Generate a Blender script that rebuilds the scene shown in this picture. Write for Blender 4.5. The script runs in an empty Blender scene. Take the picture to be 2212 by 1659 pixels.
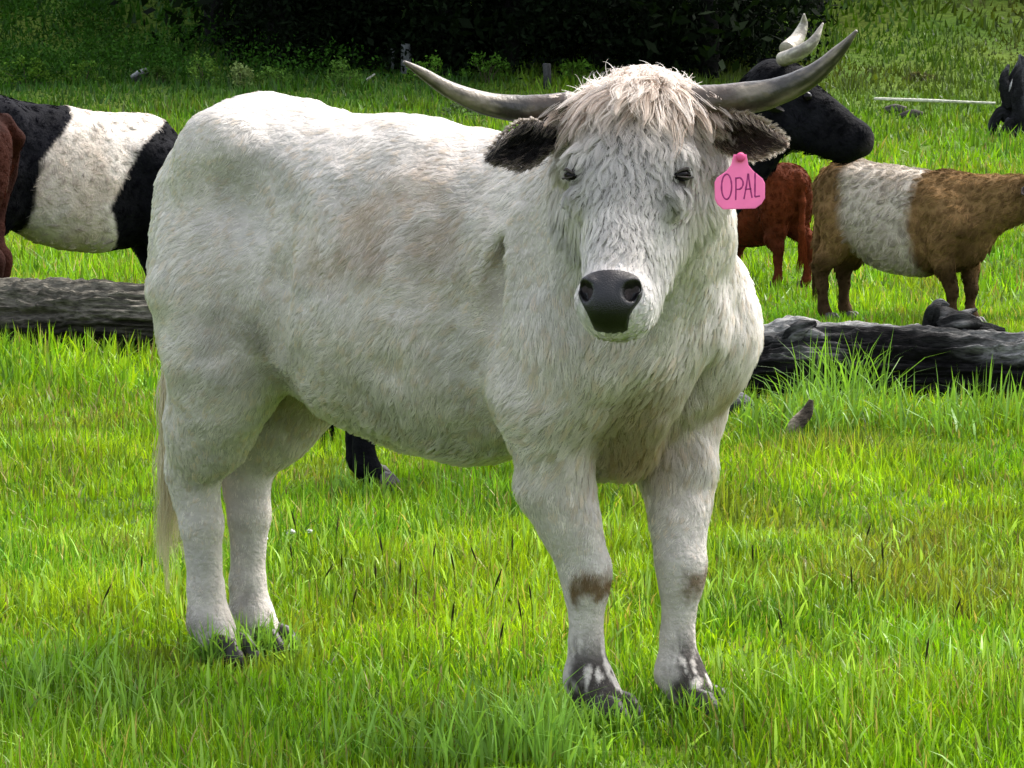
import bpy, math, random
import numpy as np
from mathutils import Vector, Matrix, kdtree

# ------------------------------------------------------------------ camera, sky, sun, exposure
FPX, CX, CY = 5400.0, 1106.0, 829.5           # focal length and centre for a 2212 x 1659 picture
CAMH = 1.225
PITCH = math.atan((CY - 337.0) / FPX)
scene = bpy.context.scene
col = scene.collection
cam = bpy.data.cameras.new('camera')
cam.sensor_width = 36.0
cam.lens = 36.0 * FPX / 2212.0
cam.clip_start = 0.05
cam.clip_end = 1000.0
cam_o = bpy.data.objects.new('camera', cam)
cam_o.location = (0, 0, CAMH)
cam_o.rotation_euler = (math.pi / 2 - PITCH, 0, 0)
col.objects.link(cam_o)
scene.camera = cam_o

SUN_EL, SUN_AZ = math.radians(56), math.radians(52)     # azimuth from +y (away) towards +x (right)
world = bpy.data.worlds.new('World')
scene.world = world
world.use_nodes = True
wn = world.node_tree
sky = wn.nodes.new('ShaderNodeTexSky')
sky.sky_type = 'NISHITA'
sky.sun_disc = False
sky.sun_elevation = SUN_EL
sky.sun_rotation = SUN_AZ
sky.dust_density = 4.0
sky.ozone_density = 0.6
hs = wn.nodes.new('ShaderNodeHueSaturation')           # thin overcast: the blue is washed out
hs.inputs['Saturation'].default_value = 0.45
wn.links.new(sky.outputs[0], hs.inputs['Color'])
wn.links.new(hs.outputs[0], wn.nodes['Background'].inputs[0])
wn.nodes['Background'].inputs[1].default_value = 0.15

sun = bpy.data.lights.new('sun', 'SUN')
sun.energy = 1.3
sun.angle = math.radians(28)
sun.color = (1.0, 0.96, 0.90)
sun_o = bpy.data.objects.new('sun', sun)
sd = Vector((math.cos(SUN_EL) * math.sin(SUN_AZ), math.cos(SUN_EL) * math.cos(SUN_AZ), math.sin(SUN_EL)))
sun_o.rotation_euler = sd.to_track_quat('Z', 'Y').to_euler()
sun_o.location = (0, 0, 30)
col.objects.link(sun_o)

scene.view_settings.view_transform = 'Standard'
scene.view_settings.look = 'None'
scene.view_settings.gamma = 1.0
scene.view_settings.exposure = 1.88
scene.view_settings.use_curve_mapping = False
scene.render.engine = 'CYCLES'
scene.cycles.max_bounces = 8
scene.cycles.diffuse_bounces = 4
scene.cycles.glossy_bounces = 3
scene.cycles.transmission_bounces = 6
scene.cycles.transparent_max_bounces = 8

# ------------------------------------------------------------------ helpers
RNG = np.random.default_rng(7)
cp, sp = math.cos(PITCH), math.sin(PITCH)


def P(px, py, D):
    """the point on the ray through a pixel (2212 wide picture) at world depth y = D"""
    a, b = (px - CX) / FPX, (CY - py) / FPX
    d = np.array([a, cp + b * sp, -sp + b * cp])
    d = d * (D / d[1])
    return d + np.array([0, 0, CAMH])


def PX(p):
    x, y, z = p
    dep = y * cp + (CAMH - z) * sp
    v = y * sp + (z - CAMH) * cp
    return CX + FPX * x / dep, CY - FPX * v / dep


def nz(v):
    v = np.asarray(v, float)
    return v / np.maximum(np.linalg.norm(v, axis=-1, keepdims=True), 1e-9)


def sstep(x, a=0.0, b=1.0):
    t = np.clip((np.asarray(x, float) - a) / (b - a), 0, 1)
    return t * t * (3 - 2 * t)


def _hash(i, j, k, seed):
    h = (i * 374761393 + j * 668265263 + k * 2147483647 + seed * 1274126177) & 0xFFFFFFFF
    h = ((h ^ (h >> 13)) * 1274126177) & 0xFFFFFFFF
    return ((h ^ (h >> 16)) & 0xFFFF) / 65535.0


def noise(p, scale=1.0, seed=0):
    """smooth value noise, -1..1; p (...,3) or (...,2)"""
    p = np.asarray(p, float)
    if p.shape[-1] == 2:
        p = np.concatenate([p, np.zeros(p.shape[:-1] + (1,))], -1)
    q = p * scale + 1000.0
    i = np.floor(q).astype(np.int64)
    f = q - i
    f = f * f * (3 - 2 * f)
    r = 0
    for dx in (0, 1):
        for dy in (0, 1):
            for dz in (0, 1):
                w = (f[..., 0] if dx else 1 - f[..., 0]) * (f[..., 1] if dy else 1 - f[..., 1]) * (f[..., 2] if dz else 1 - f[..., 2])
                r = r + w * _hash(i[..., 0] + dx, i[..., 1] + dy, i[..., 2] + dz, seed)
    return r * 2 - 1


def fbm(p, scale=1.0, oct=3, seed=0):
    r, a, tot = 0, 1.0, 0
    for o in range(oct):
        r = r + a * noise(p, scale * 2 ** o, seed + o * 17)
        tot += a
        a *= 0.5
    return r / tot


def ground_z(x, y):
    x = np.asarray(x, float); y = np.asarray(y, float)
    spl = lambda v, k: np.logaddexp(0, k * v) / k
    z = 0.16 * sstep(-x, 0.6, 1.9) * sstep(y, 9.5, 14.0)
    z = z + 0.04 * spl(y - 19, 0.9) + 0.06 * spl(y - 24, 0.6) + 0.17 * spl(y - 46, 0.4)
    p = np.stack([x, y], -1)
    z = z + sstep(y, 7.5, 13) * (0.05 * noise(p, 0.35, 3)) + sstep(y, 20, 40) * 0.35 * noise(p, 0.09, 5)
    z = z + sstep(y, 7.2, 9.0) * 0.015 * noise(p, 1.6, 9)
    return z


def on_ground(px, py):
    """where the ray through a pixel meets the ground"""
    D = np.geomspace(4.0, 90, 4000)
    a, b = (px - CX) / FPX, (CY - py) / FPX
    k = D / (cp + b * sp)
    x, z = a * k, CAMH + k * (-sp + b * cp)
    i = int(np.argmax(z - ground_z(x, D) < 0))
    return np.array([x[i], D[i], ground_z(x[i], D[i])])


def link(name, data, parent=None, loc=(0, 0, 0)):
    o = bpy.data.objects.new(name, data)
    col.objects.link(o)
    o.location = loc
    if parent is not None:
        o.parent = parent
    return o


def tag(o, label=None, cat=None, group=None, kind=None):
    if label: o['label'] = label
    if cat: o['category'] = cat
    if group: o['group'] = group
    if kind: o['kind'] = kind
    return o


def mesh(name, V, faces, mat, parent=None, loc=(0, 0, 0), color=None, smooth=True):
    """faces: int array (n,3) or (n,4), or a list of such arrays"""
    me = bpy.data.meshes.new(name)
    V = np.asarray(V, np.float32)
    fl = faces if isinstance(faces, list) else [faces]
    fl = [np.asarray(f, np.int32) for f in fl if len(f)]
    me.vertices.add(len(V))
    me.vertices.foreach_set('co', V.ravel())
    loops = np.concatenate([f.ravel() for f in fl])
    sizes = np.concatenate([np.full(len(f), f.shape[1], np.int32) for f in fl])
    starts = np.concatenate([[0], np.cumsum(sizes)[:-1]]).astype(np.int32)
    me.loops.add(len(loops))
    me.loops.foreach_set('vertex_index', loops)
    me.polygons.add(len(sizes))
    me.polygons.foreach_set('loop_start', starts)
    me.polygons.foreach_set('loop_total', sizes)
    if smooth:
        me.polygons.foreach_set('use_smooth', np.ones(len(sizes), bool))
    if color is not None:
        c = np.ones((len(V), 4), np.float32)
        c[:, :3] = color
        at = me.attributes.new('col', 'FLOAT_COLOR', 'POINT')
        at.data.foreach_set('color', c.ravel())
    me.update()
    me.validate()
    if mat is not None:
        me.materials.append(mat)
    return link(name, me, parent, loc)


# ------------------------------------------------------------------ materials
def new_mat(name):
    m = bpy.data.materials.new(name)
    m.use_nodes = True
    nt = m.node_tree
    nt.nodes.clear()
    out = nt.nodes.new('ShaderNodeOutputMaterial')
    return m, nt, out


def mat_col(name, rough=0.7, bump=0.0, bscale=60.0, mottle=0.15, mscale=20.0, spec=0.3, base=None, stretch=None, coat=0.0):
    """principled, colour from the 'col' attribute (or base), mottled by noise, bumped by noise"""
    m, nt, out = new_mat(name)
    b = nt.nodes.new('ShaderNodeBsdfPrincipled')
    b.inputs['Roughness'].default_value = rough
    b.inputs['Specular IOR Level'].default_value = spec
    if coat: b.inputs['Coat Weight'].default_value = coat
    nt.links.new(b.outputs[0], out.inputs[0])
    tc = nt.nodes.new('ShaderNodeTexCoord')
    mp = nt.nodes.new('ShaderNodeMapping')
    nt.links.new(tc.outputs['Object'], mp.inputs[0])
    if stretch: mp.inputs['Scale'].default_value = stretch
    if base is None:
        a = nt.nodes.new('ShaderNodeAttribute'); a.attribute_name = 'col'
        csrc = a.outputs['Color']
    else:
        a = nt.nodes.new('ShaderNodeRGB'); a.outputs[0].default_value = (*base, 1)
        csrc = a.outputs[0]
    n = nt.nodes.new('ShaderNodeTexNoise'); n.inputs['Scale'].default_value = mscale; n.inputs['Detail'].default_value = 5
    nt.links.new(mp.outputs[0], n.inputs['Vector'])
    r = nt.nodes.new('ShaderNodeMapRange')
    r.inputs['From Min'].default_value = 0.3; r.inputs['From Max'].default_value = 0.7
    r.inputs['To Min'].default_value = 1 - mottle; r.inputs['To Max'].default_value = 1 + mottle
    nt.links.new(n.outputs['Fac'], r.inputs['Value'])
    mx = nt.nodes.new('ShaderNodeVectorMath'); mx.operation = 'SCALE'
    nt.links.new(csrc, mx.inputs[0]); nt.links.new(r.outputs[0], mx.inputs['Scale'])
    nt.links.new(mx.outputs[0], b.inputs['Base Color'])
    if bump:
        n2 = nt.nodes.new('ShaderNodeTexNoise'); n2.inputs['Scale'].default_value = bscale; n2.inputs['Detail'].default_value = 6
        nt.links.new(mp.outputs[0], n2.inputs['Vector'])
        bp = nt.nodes.new('ShaderNodeBump'); bp.inputs['Strength'].default_value = bump; bp.inputs['Distance'].default_value = 0.01
        nt.links.new(n2.outputs['Fac'], bp.inputs['Height'])
        nt.links.new(bp.outputs[0], b.inputs['Normal'])
    return m


def mat_hair(name, rough=0.45):
    m, nt, out = new_mat(name)
    a = nt.nodes.new('ShaderNodeAttribute'); a.attribute_name = 'col'
    h = nt.nodes.new('ShaderNodeBsdfHairPrincipled')
    h.model = 'CHIANG'
    h.parametrization = 'COLOR'
    nt.links.new(a.outputs['Color'], h.inputs['Color'])
    h.inputs['Roughness'].default_value = rough
    h.inputs['Radial Roughness'].default_value = 0.7
    d = nt.nodes.new('ShaderNodeBsdfDiffuse')
    nt.links.new(a.outputs['Color'], d.inputs['Color'])
    mx = nt.nodes.new('ShaderNodeMixShader'); mx.inputs[0].default_value = 0.5
    nt.links.new(h.outputs[0], mx.inputs[1]); nt.links.new(d.outputs[0], mx.inputs[2])
    nt.links.new(mx.outputs[0], out.inputs[0])
    return m


def mat_leaf(name, trans=0.35, rough=0.5, spec=0.25):
    m, nt, out = new_mat(name)
    a = nt.nodes.new('ShaderNodeAttribute'); a.attribute_name = 'col'
    b = nt.nodes.new('ShaderNodeBsdfPrincipled')
    b.inputs['Roughness'].default_value = rough
    b.inputs['Specular IOR Level'].default_value = spec
    nt.links.new(a.outputs['Color'], b.inputs['Base Color'])
    t = nt.nodes.new('ShaderNodeBsdfTranslucent')
    s = nt.nodes.new('ShaderNodeVectorMath'); s.operation = 'MULTIPLY'
    s.inputs[1].default_value = (1.3, 1.25, 0.6)
    nt.links.new(a.outputs['Color'], s.inputs[0]); nt.links.new(s.outputs[0], t.inputs['Color'])
    mx = nt.nodes.new('ShaderNodeMixShader'); mx.inputs[0].default_value = trans
    nt.links.new(b.outputs[0], mx.inputs[1]); nt.links.new(t.outputs[0], mx.inputs[2])
    nt.links.new(mx.outputs[0], out.inputs[0])
    return m


M_SKIN = mat_col('coat_skin', 0.8, 0.6, 90, 0.12, 30, 0.15)
M_COAT = mat_col('short_coat', 0.85, 0.9, 55, 0.2, 14, 0.06)
M_FUR = mat_hair('fur')
M_FURD, _nt, _out = new_mat('plain_fur')
_a = _nt.nodes.new('ShaderNodeAttribute'); _a.attribute_name = 'col'
_d = _nt.nodes.new('ShaderNodeBsdfDiffuse')
_nt.links.new(_a.outputs['Color'], _d.inputs['Color']); _nt.links.new(_d.outputs[0], _out.inputs[0])
M_HORN = mat_col('horn', 0.42, 0.35, 70, 0.25, 40, 0.45)
M_NOSE = mat_col('nose_skin', 0.30, 0.3, 380, 0.3, 90, 0.35)
M_EYE = mat_col('eye', 0.12, 0, 60, 0.0, 10, 0.12, base=(0.004, 0.003, 0.003))
M_HOOF = mat_col('hoof', 0.5, 0.3, 80, 0.3, 40, 0.4)
M_TAG = mat_col('pink_plastic', 0.42, 0.08, 40, 0.05, 30, 0.4, base=(0.90, 0.17, 0.40))
M_INK = mat_col('purple_marker', 0.6, 0, 40, 0.25, 120, 0.2, base=(0.30, 0.03, 0.15))
M_STUD = mat_col('tag_stud', 0.4, 0, 40, 0.05, 30, 0.4, base=(0.62, 0.06, 0.20))
M_WOOD = mat_col('weathered_wood', 0.85, 0.8, 90, 0.35, 30, 0.2)
M_LOG = mat_col('charred_wood', 0.9, 1.0, 110, 0.6, 70, 0.1, stretch=(0.3, 1, 1))
M_GRASS = mat_leaf('grass_blades', 0.38, 0.45)
M_LEAF = mat_leaf('leaves', 0.25, 0.8, 0.06)
M_FLOWER = mat_col('petals', 0.7, 0, 40, 0.05, 30, 0.2, base=(0.75, 0.76, 0.74))


def ground_material():
    m, nt, out = new_mat('meadow_ground')
    b = nt.nodes.new('ShaderNodeBsdfPrincipled'); b.inputs['Roughness'].default_value = 0.95
    b.inputs['Specular IOR Level'].default_value = 0.1
    nt.links.new(b.outputs[0], out.inputs[0])
    tc = nt.nodes.new('ShaderNodeTexCoord')
    n1 = nt.nodes.new('ShaderNodeTexNoise'); n1.inputs['Scale'].default_value = 0.35; n1.inputs['Detail'].default_value = 8
    n2 = nt.nodes.new('ShaderNodeTexNoise'); n2.inputs['Scale'].default_value = 9; n2.inputs['Detail'].default_value = 8
    for n in (n1, n2): nt.links.new(tc.outputs['Object'], n.inputs['Vector'])
    r1 = nt.nodes.new('ShaderNodeValToRGB')
    r1.color_ramp.elements[0].position = 0.35; r1.color_ramp.elements[0].color = (0.045, 0.10, 0.008, 1)
    r1.color_ramp.elements[1].position = 0.70; r1.color_ramp.elements[1].color = (0.09, 0.13, 0.015, 1)
    nt.links.new(n1.outputs['Fac'], r1.inputs[0])
    r2 = nt.nodes.new('ShaderNodeMapRange'); r2.inputs['From Min'].default_value = 0.3; r2.inputs['From Max'].default_value = 0.7
    r2.inputs['To Min'].default_value = 0.45; r2.inputs['To Max'].default_value = 1.15
    nt.links.new(n2.outputs['Fac'], r2.inputs['Value'])
    s = nt.nodes.new('ShaderNodeVectorMath'); s.operation = 'SCALE'
    nt.links.new(r1.outputs[0], s.inputs[0]); nt.links.new(r2.outputs[0], s.inputs['Scale'])
    nt.links.new(s.outputs[0], b.inputs['Base Color'])
    bp = nt.nodes.new('ShaderNodeBump'); bp.inputs['Strength'].default_value = 0.6; bp.inputs['Distance'].default_value = 0.05
    nt.links.new(n2.outputs['Fac'], bp.inputs['Height']); nt.links.new(bp.outputs[0], b.inputs['Normal'])
    return m


# ------------------------------------------------------------------ ground
def build_ground():
    ys = np.concatenate([np.linspace(-40, 3, 12), np.linspace(3.5, 30, 90), np.linspace(30.6, 80, 80), np.geomspace(82, 260, 25)])
    xs = np.concatenate([-np.geomspace(200, 9, 22), np.linspace(-8.6, 8.6, 90), np.geomspace(9, 200, 22)])
    X, Y = np.meshgrid(xs, ys)
    V = np.stack([X, Y, ground_z(X, Y)], -1).reshape(-1, 3)
    ny, nx = X.shape
    i = np.arange(ny * nx).reshape(ny, nx)
    F = np.stack([i[:-1, :-1], i[:-1, 1:], i[1:, 1:], i[1:, :-1]], -1).reshape(-1, 4)
    o = mesh('meadow_ground', V, F, ground_material())
    tag(o, 'green grassy pasture rising to a hillside behind the cattle', 'ground', kind='structure')


build_ground()


# ------------------------------------------------------------------ implicit surfaces
class Field:
    def __init__(s, lo, hi, h):
        s.lo = np.array(lo, float); s.h = h
        n = np.ceil((np.array(hi) - s.lo) / h).astype(int) + 1
        s.ax = [s.lo[i] + h * np.arange(n[i]) for i in range(3)]
        s.F = np.full(n, 10.0, np.float32)

    def _sl(s, lo, hi):
        return tuple(slice(max(0, int((lo[i] - s.lo[i]) / s.h) - 1), max(0, int((hi[i] - s.lo[i]) / s.h) + 3)) for i in range(3))

    def grid(s, sl):
        return (s.ax[0][sl[0]][:, None, None], s.ax[1][sl[1]][None, :, None], s.ax[2][sl[2]][None, None, :])

    def put(s, d, sl, k, sub=False):
        a = s.F[sl]
        if a.size == 0: return
        if sub:
            h = np.clip(.5 - .5 * (d + a) / k, 0, 1)
            s.F[sl] = a * (1 - h) + (-d) * h + k * h * (1 - h)
        else:
            h = np.clip(.5 + .5 * (d - a) / k, 0, 1)
            s.F[sl] = d * (1 - h) + a * h - k * h * (1 - h)

    def cap(s, a, b, ra, rb, k=0.05, flat=None):
        a = np.array(a, float); b = np.array(b, float); m = max(ra, rb) * (max(1, flat[1]) if flat else 1) + k + 2 * s.h
        sl = s._sl(np.minimum(a, b) - m, np.maximum(a, b) + m)
        X, Y, Z = s.grid(sl)
        q = [X - a[0] + 0 * (Y + Z), Y - a[1] + 0 * (X + Z), Z - a[2] + 0 * (X + Y)]
        ab = b - a
        if flat:
            n = nz(flat[0]); c = 1 - 1 / flat[1]
            dt = q[0] * n[0] + q[1] * n[1] + q[2] * n[2]
            q = [q[i] - n[i] * dt * c for i in range(3)]
            ab = ab - n * np.dot(ab, n) * c
        L = max(np.dot(ab, ab), 1e-9)
        t = np.clip((q[0] * ab[0] + q[1] * ab[1] + q[2] * ab[2]) / L, 0, 1)
        d = np.sqrt(sum((q[i] - t * ab[i]) ** 2 for i in range(3))) - (ra + (rb - ra) * t)
        s.put(d, sl, k)

    def chain(s, pts, rad, k=0.04, flat=None):
        for i in range(len(pts) - 1):
            s.cap(pts[i], pts[i + 1], rad[i], rad[i + 1], k, flat)

    def chain_sub(s, pts, rad, k=0.03):
        pts = spline(np.array(pts), 14); rad = np.interp(np.linspace(0, 1, 14), np.linspace(0, 1, len(rad)), rad)
        for p_, r_ in zip(pts, rad): s.ell(p_, (r_, r_, r_ * 1.4), k, sub=True)

    def ell(s, c, r, k=0.05, R=None, sub=False):
        c = np.array(c, float); r = np.array(r, float)
        R = np.eye(3) if R is None else np.array(R, float)
        m = max(r) + k + 2 * s.h
        sl = s._sl(c - m, c + m)
        X, Y, Z = s.grid(sl)
        q = [R[i][0] * (X - c[0]) + R[i][1] * (Y - c[1]) + R[i][2] * (Z - c[2]) for i in range(3)]
        k0 = np.sqrt(sum((q[i] / r[i]) ** 2 for i in range(3)))
        k1 = np.sqrt(sum((q[i] / r[i] ** 2) ** 2 for i in range(3))) + 1e-6
        s.put(k0 * (k0 - 1) / k1, sl, k, sub)

    def torso(s, T, k=0.05, scale=1.0):
        T = np.array(T, float)
        ss = np.linspace(T[0, 0], T[-1, 0], 200)
        ker = np.hanning(17); ker /= ker.sum()
        def sm(j):
            v = np.interp(ss, T[:, 0], T[:, j]); vp = np.pad(v, 8, mode='edge')
            return np.convolve(vp, ker, 'valid')
        S = s.ax[0]
        top, bot, hw = [np.interp(S, ss, sm(j)) for j in (1, 2, 3)]
        e = np.clip(np.minimum(S - T[0, 0], T[-1, 0] - S) / 0.10, 0, 1)
        rnd = np.sqrt(np.clip(1 - (1 - e) ** 2, 0.0004, 1))
        mid = bot + 0.46 * (top - bot)
        hu, hl, hw = (top - mid) * rnd, (mid - bot) * rnd, hw * rnd
        over = np.maximum(0, np.maximum(T[0, 0] - S, S - T[-1, 0]))
        X, Y, Z = s.grid((slice(None),) * 3)
        zz = Z - mid[:, None, None]
        hh = np.where(zz > 0, hu[:, None, None], hl[:, None, None])
        p = 2.25
        n = ((np.abs(Y) / hw[:, None, None]) ** p + (np.abs(zz) / hh) ** p) ** (1 / p)
        d = (n - 1) * np.minimum(hw[:, None, None], hh) + over[:, None, None]
        s.put(d.astype(np.float32), (slice(None),) * 3, k)

    def surface(s):
        F, h = s.F, s.h
        ins = F < 0
        c = ins[:-1, :-1, :-1].astype(np.int8)
        tot = np.zeros_like(c)
        for dx in (0, 1):
            for dy in (0, 1):
                for dz in (0, 1):
                    tot += ins[dx:F.shape[0] - 1 + dx, dy:F.shape[1] - 1 + dy, dz:F.shape[2] - 1 + dz]
        act = np.argwhere((tot > 0) & (tot < 8))
        ids = np.full(tot.shape, -1, np.int32)
        ids[act[:, 0], act[:, 1], act[:, 2]] = np.arange(len(act))
        acc = np.zeros((len(act), 3)); cnt = np.zeros(len(act))
        cor = [(x, y, z) for x in (0, 1) for y in (0, 1) for z in (0, 1)]
        val = {q: F[act[:, 0] + q[0], act[:, 1] + q[1], act[:, 2] + q[2]] for q in cor}
        for q in cor:
            for ax in range(3):
                if q[ax] == 0:
                    r = list(q); r[ax] = 1; r = tuple(r)
                    f0, f1 = val[q], val[r]
                    m = (f0 < 0) != (f1 < 0)
                    t = np.where(m, f0 / np.where(m, f0 - f1, 1), 0)
                    pt = np.tile(np.array(q, float), (len(act), 1)); pt[:, ax] = t
                    acc += pt * m[:, None]; cnt += m
        V = s.lo + (act + acc / cnt[:, None]) * h
        faces = []
        for ax in range(3):
            a = [slice(None)] * 3; b = [slice(None)] * 3
            a[ax] = slice(0, -1); b[ax] = slice(1, None)
            A, B = ins[tuple(a)], ins[tuple(b)]
            e = np.argwhere(A != B)
            u, v = (ax + 1) % 3, (ax + 2) % 3
            e = e[(e[:, u] > 0) & (e[:, v] > 0) & (e[:, u] < F.shape[u] - 1) & (e[:, v] < F.shape[v] - 1)]
            flip = ~A[e[:, 0], e[:, 1], e[:, 2]]
            qs = []
            for du, dv in ((-1, -1), (0, -1), (0, 0), (-1, 0)):
                g = e.copy(); g[:, u] += du; g[:, v] += dv
                qs.append(ids[g[:, 0], g[:, 1], g[:, 2]])
            q = np.stack(qs, -1)
            q[flip] = q[flip][:, ::-1]
            faces.append(q)
        Q = np.concatenate(faces)
        Q = Q[(Q >= 0).all(1)]
        # light smoothing
        for _ in range(2):
            acc = np.zeros_like(V); cn = np.zeros(len(V))
            for i in range(4):
                np.add.at(acc, Q[:, i], V[Q[:, (i + 1) % 4]]); np.add.at(cn, Q[:, i], 1)
            V = V * 0.5 + 0.5 * acc / np.maximum(cn, 1)[:, None]
        return V, Q


def vnormals(V, Q):
    n = np.cross(V[Q[:, 2]] - V[Q[:, 0]], V[Q[:, 3]] - V[Q[:, 1]])
    N = np.zeros_like(V)
    for i in range(4): np.add.at(N, Q[:, i], n)
    return nz(N)


def sample(V, Q, N, n, weight=None, rng=RNG):
    """random points on the surface -> position, normal"""
    T = np.concatenate([Q[:, [0, 1, 2]], Q[:, [0, 2, 3]]])
    ar = np.linalg.norm(np.cross(V[T[:, 1]] - V[T[:, 0]], V[T[:, 2]] - V[T[:, 0]]), axis=1)
    if weight is not None: ar = ar * weight[T].mean(1)
    c = np.cumsum(ar); i = np.searchsorted(c, rng.random(n) * c[-1])
    i = np.minimum(i, len(T) - 1)
    a, b = rng.random(n), rng.random(n)
    f = a + b > 1; a[f] = 1 - a[f]; b[f] = 1 - b[f]
    w = np.stack([1 - a - b, a, b], -1)[..., None]
    return (V[T[i]] * w).sum(1), nz((N[T[i]] * w).sum(1))


def grow(root, nrm, comb, L, K=6, lift=0.5, grav=0.2, wave=0.0, wfreq=6.0, pscale=30.0, clump=0.0, nclump=2000, swirl=0.5, swscale=9.0, rng=RNG):
    n = len(root)
    lift = np.broadcast_to(lift, (n,))[:, None]; wave = np.broadcast_to(wave, (n,))[:, None]
    clump = np.broadcast_to(clump, (n,))[:, None]
    comb = comb - nrm * (comb * nrm).sum(1, keepdims=True)
    comb = nz(comb)
    side = np.cross(nrm, comb)
    ang = (swirl * (fbm(root, swscale, 2, 11) * 1.3) + 0.14 * rng.normal(size=n))[:, None]
    comb = comb * np.cos(ang) + side * np.sin(ang)
    side = np.cross(nrm, comb)
    ph = (6.3 * noise(root, pscale, 23) + 0.5 * rng.normal(size=n))[:, None]
    pts = np.zeros((n, K, 3)); p = root.copy(); pts[:, 0] = p
    st = (L / (K - 1))[:, None]
    for k in range(1, K):
        f = (k - 0.5) / (K - 1)
        d = nrm * lift * (1.15 - f) + comb * (0.75 + 0.5 * f) + side * wave * np.sin(ph + wfreq * f) + np.array([0, 0, -grav]) * f
        p = p + nz(d) * st
        pts[:, k] = p
    if nclump and np.max(clump) > 0:
        ci = rng.choice(n, min(nclump, n), replace=False)
        kd = kdtree.KDTree(len(ci))
        for j, c in enumerate(ci): kd.insert(root[c], j)
        kd.balance()
        near = ci[np.array([kd.find(r)[1] for r in root])]
        for k in range(1, K):
            f = (k / (K - 1)) ** 1.1
            pts[:, k] += clump * f * (pts[near, k] - pts[:, k])
        grow.near = near
    return pts


def fur(name, pts, colr, parent, rad=0.0006, tip=0.2, mat=None, radii=None):
    n, K, _ = pts.shape
    cu = bpy.data.hair_curves.new(name)
    cu.add_curves([K] * n)
    cu.points.foreach_set('position', pts.astype(np.float32).ravel())
    at = cu.attributes.get('radius') or cu.attributes.new('radius', 'FLOAT', 'POINT')
    prof = 1 - (1 - tip) * (np.arange(K) / (K - 1)) ** 1.5
    r = (np.broadcast_to(rad if radii is None else radii, (n,))[:, None] * prof[None]).astype(np.float32)
    at.data.foreach_set('value', r.ravel())
    ca = cu.attributes.new('col', 'FLOAT_COLOR', 'CURVE')
    c = np.ones((n, 4), np.float32); c[:, :3] = colr
    ca.data.foreach_set('color', c.ravel())
    cu.materials.append(mat or M_FUR)
    return link(name, cu, parent)


def tube(path, rad, n=16, disp=None, capends=True):
    """closed tube along a path; disp(theta, s01, pos) -> radius multiplier"""
    path = np.asarray(path, float); m = len(path)
    tan = nz(np.gradient(path, axis=0))
    ref = np.array([0.13, 0.2, 1.0]) if abs(nz(path[-1] - path[0])[2]) < 0.8 else np.array([1.0, 0.1, 0])
    U = nz(np.cross(ref, tan)); W = np.cross(tan, U)
    th = np.linspace(0, 2 * np.pi, n, endpoint=False)
    s = np.linspace(0, 1, m)
    TH, S = np.meshgrid(th, s)
    dirs = U[:, None] * np.cos(TH)[..., None] + W[:, None] * np.sin(TH)[..., None]
    R = np.asarray(rad)[:, None] * np.ones_like(TH)
    pos = path[:, None] + dirs * R[..., None]
    if disp is not None:
        R = R * disp(TH, S, pos)
        pos = path[:, None] + dirs * R[..., None]
    V = pos.reshape(-1, 3)
    i = np.arange(m * n).reshape(m, n); j = np.roll(i, -1, 1)
    Q = np.stack([i[:-1], j[:-1], j[1:], i[1:]], -1).reshape(-1, 4)
    F = [Q]
    if capends:
        V = np.concatenate([V, path[:1], path[-1:]])
        a, b = m * n, m * n + 1
        F.append(np.stack([np.full(n, a), j[0], i[0]], -1)); F.append(np.stack([np.full(n, b), i[-1], j[-1]], -1))
    return V, F


def spline(pts, n):
    """Catmull-Rom through points (any number of columns)"""
    p = np.asarray(pts, float)
    p = np.concatenate([[2 * p[0] - p[1]], p, [2 * p[-1] - p[-2]]])
    m = len(p) - 3
    t = np.linspace(0, m - 1e-6, n); i = t.astype(int); f = (t - i)[:, None]
    a, b, c, d = p[i], p[i + 1], p[i + 2], p[i + 3]
    return 0.5 * (2 * b + (c - a) * f + (2 * a - 5 * b + 4 * c - d) * f ** 2 + (3 * b - a - 3 * c + d) * f ** 3)


def empty(name, loc, rz=0.0, scale=1.0):
    o = bpy.data.objects.new(name, None)
    o.empty_display_size = 0.2
    col.objects.link(o)
    o.location = loc; o.rotation_euler = (0, 0, rz); o.scale = (scale,) * 3
    return o


# ------------------------------------------------------------------ cattle
# torso rows: s, top, bottom, half width     (s forward from the hind feet, z up)
TORSO = [(-0.12, 1.12, 0.88, 0.08), (-0.05, 1.24, 0.78, 0.165), (0.05, 1.325, 0.70, 0.225), (0.13, 1.345, 0.655, 0.26),
         (0.25, 1.315, 0.64, 0.265), (0.40, 1.285, 0.565, 0.285), (0.58, 1.27, 0.515, 0.30), (0.78, 1.24, 0.495, 0.295),
         (0.95, 1.225, 0.525, 0.25), (1.10, 1.19, 0.54, 0.20), (1.24, 1.11, 0.60, 0.155), (1.35, 1.0, 0.69, 0.10)]


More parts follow.
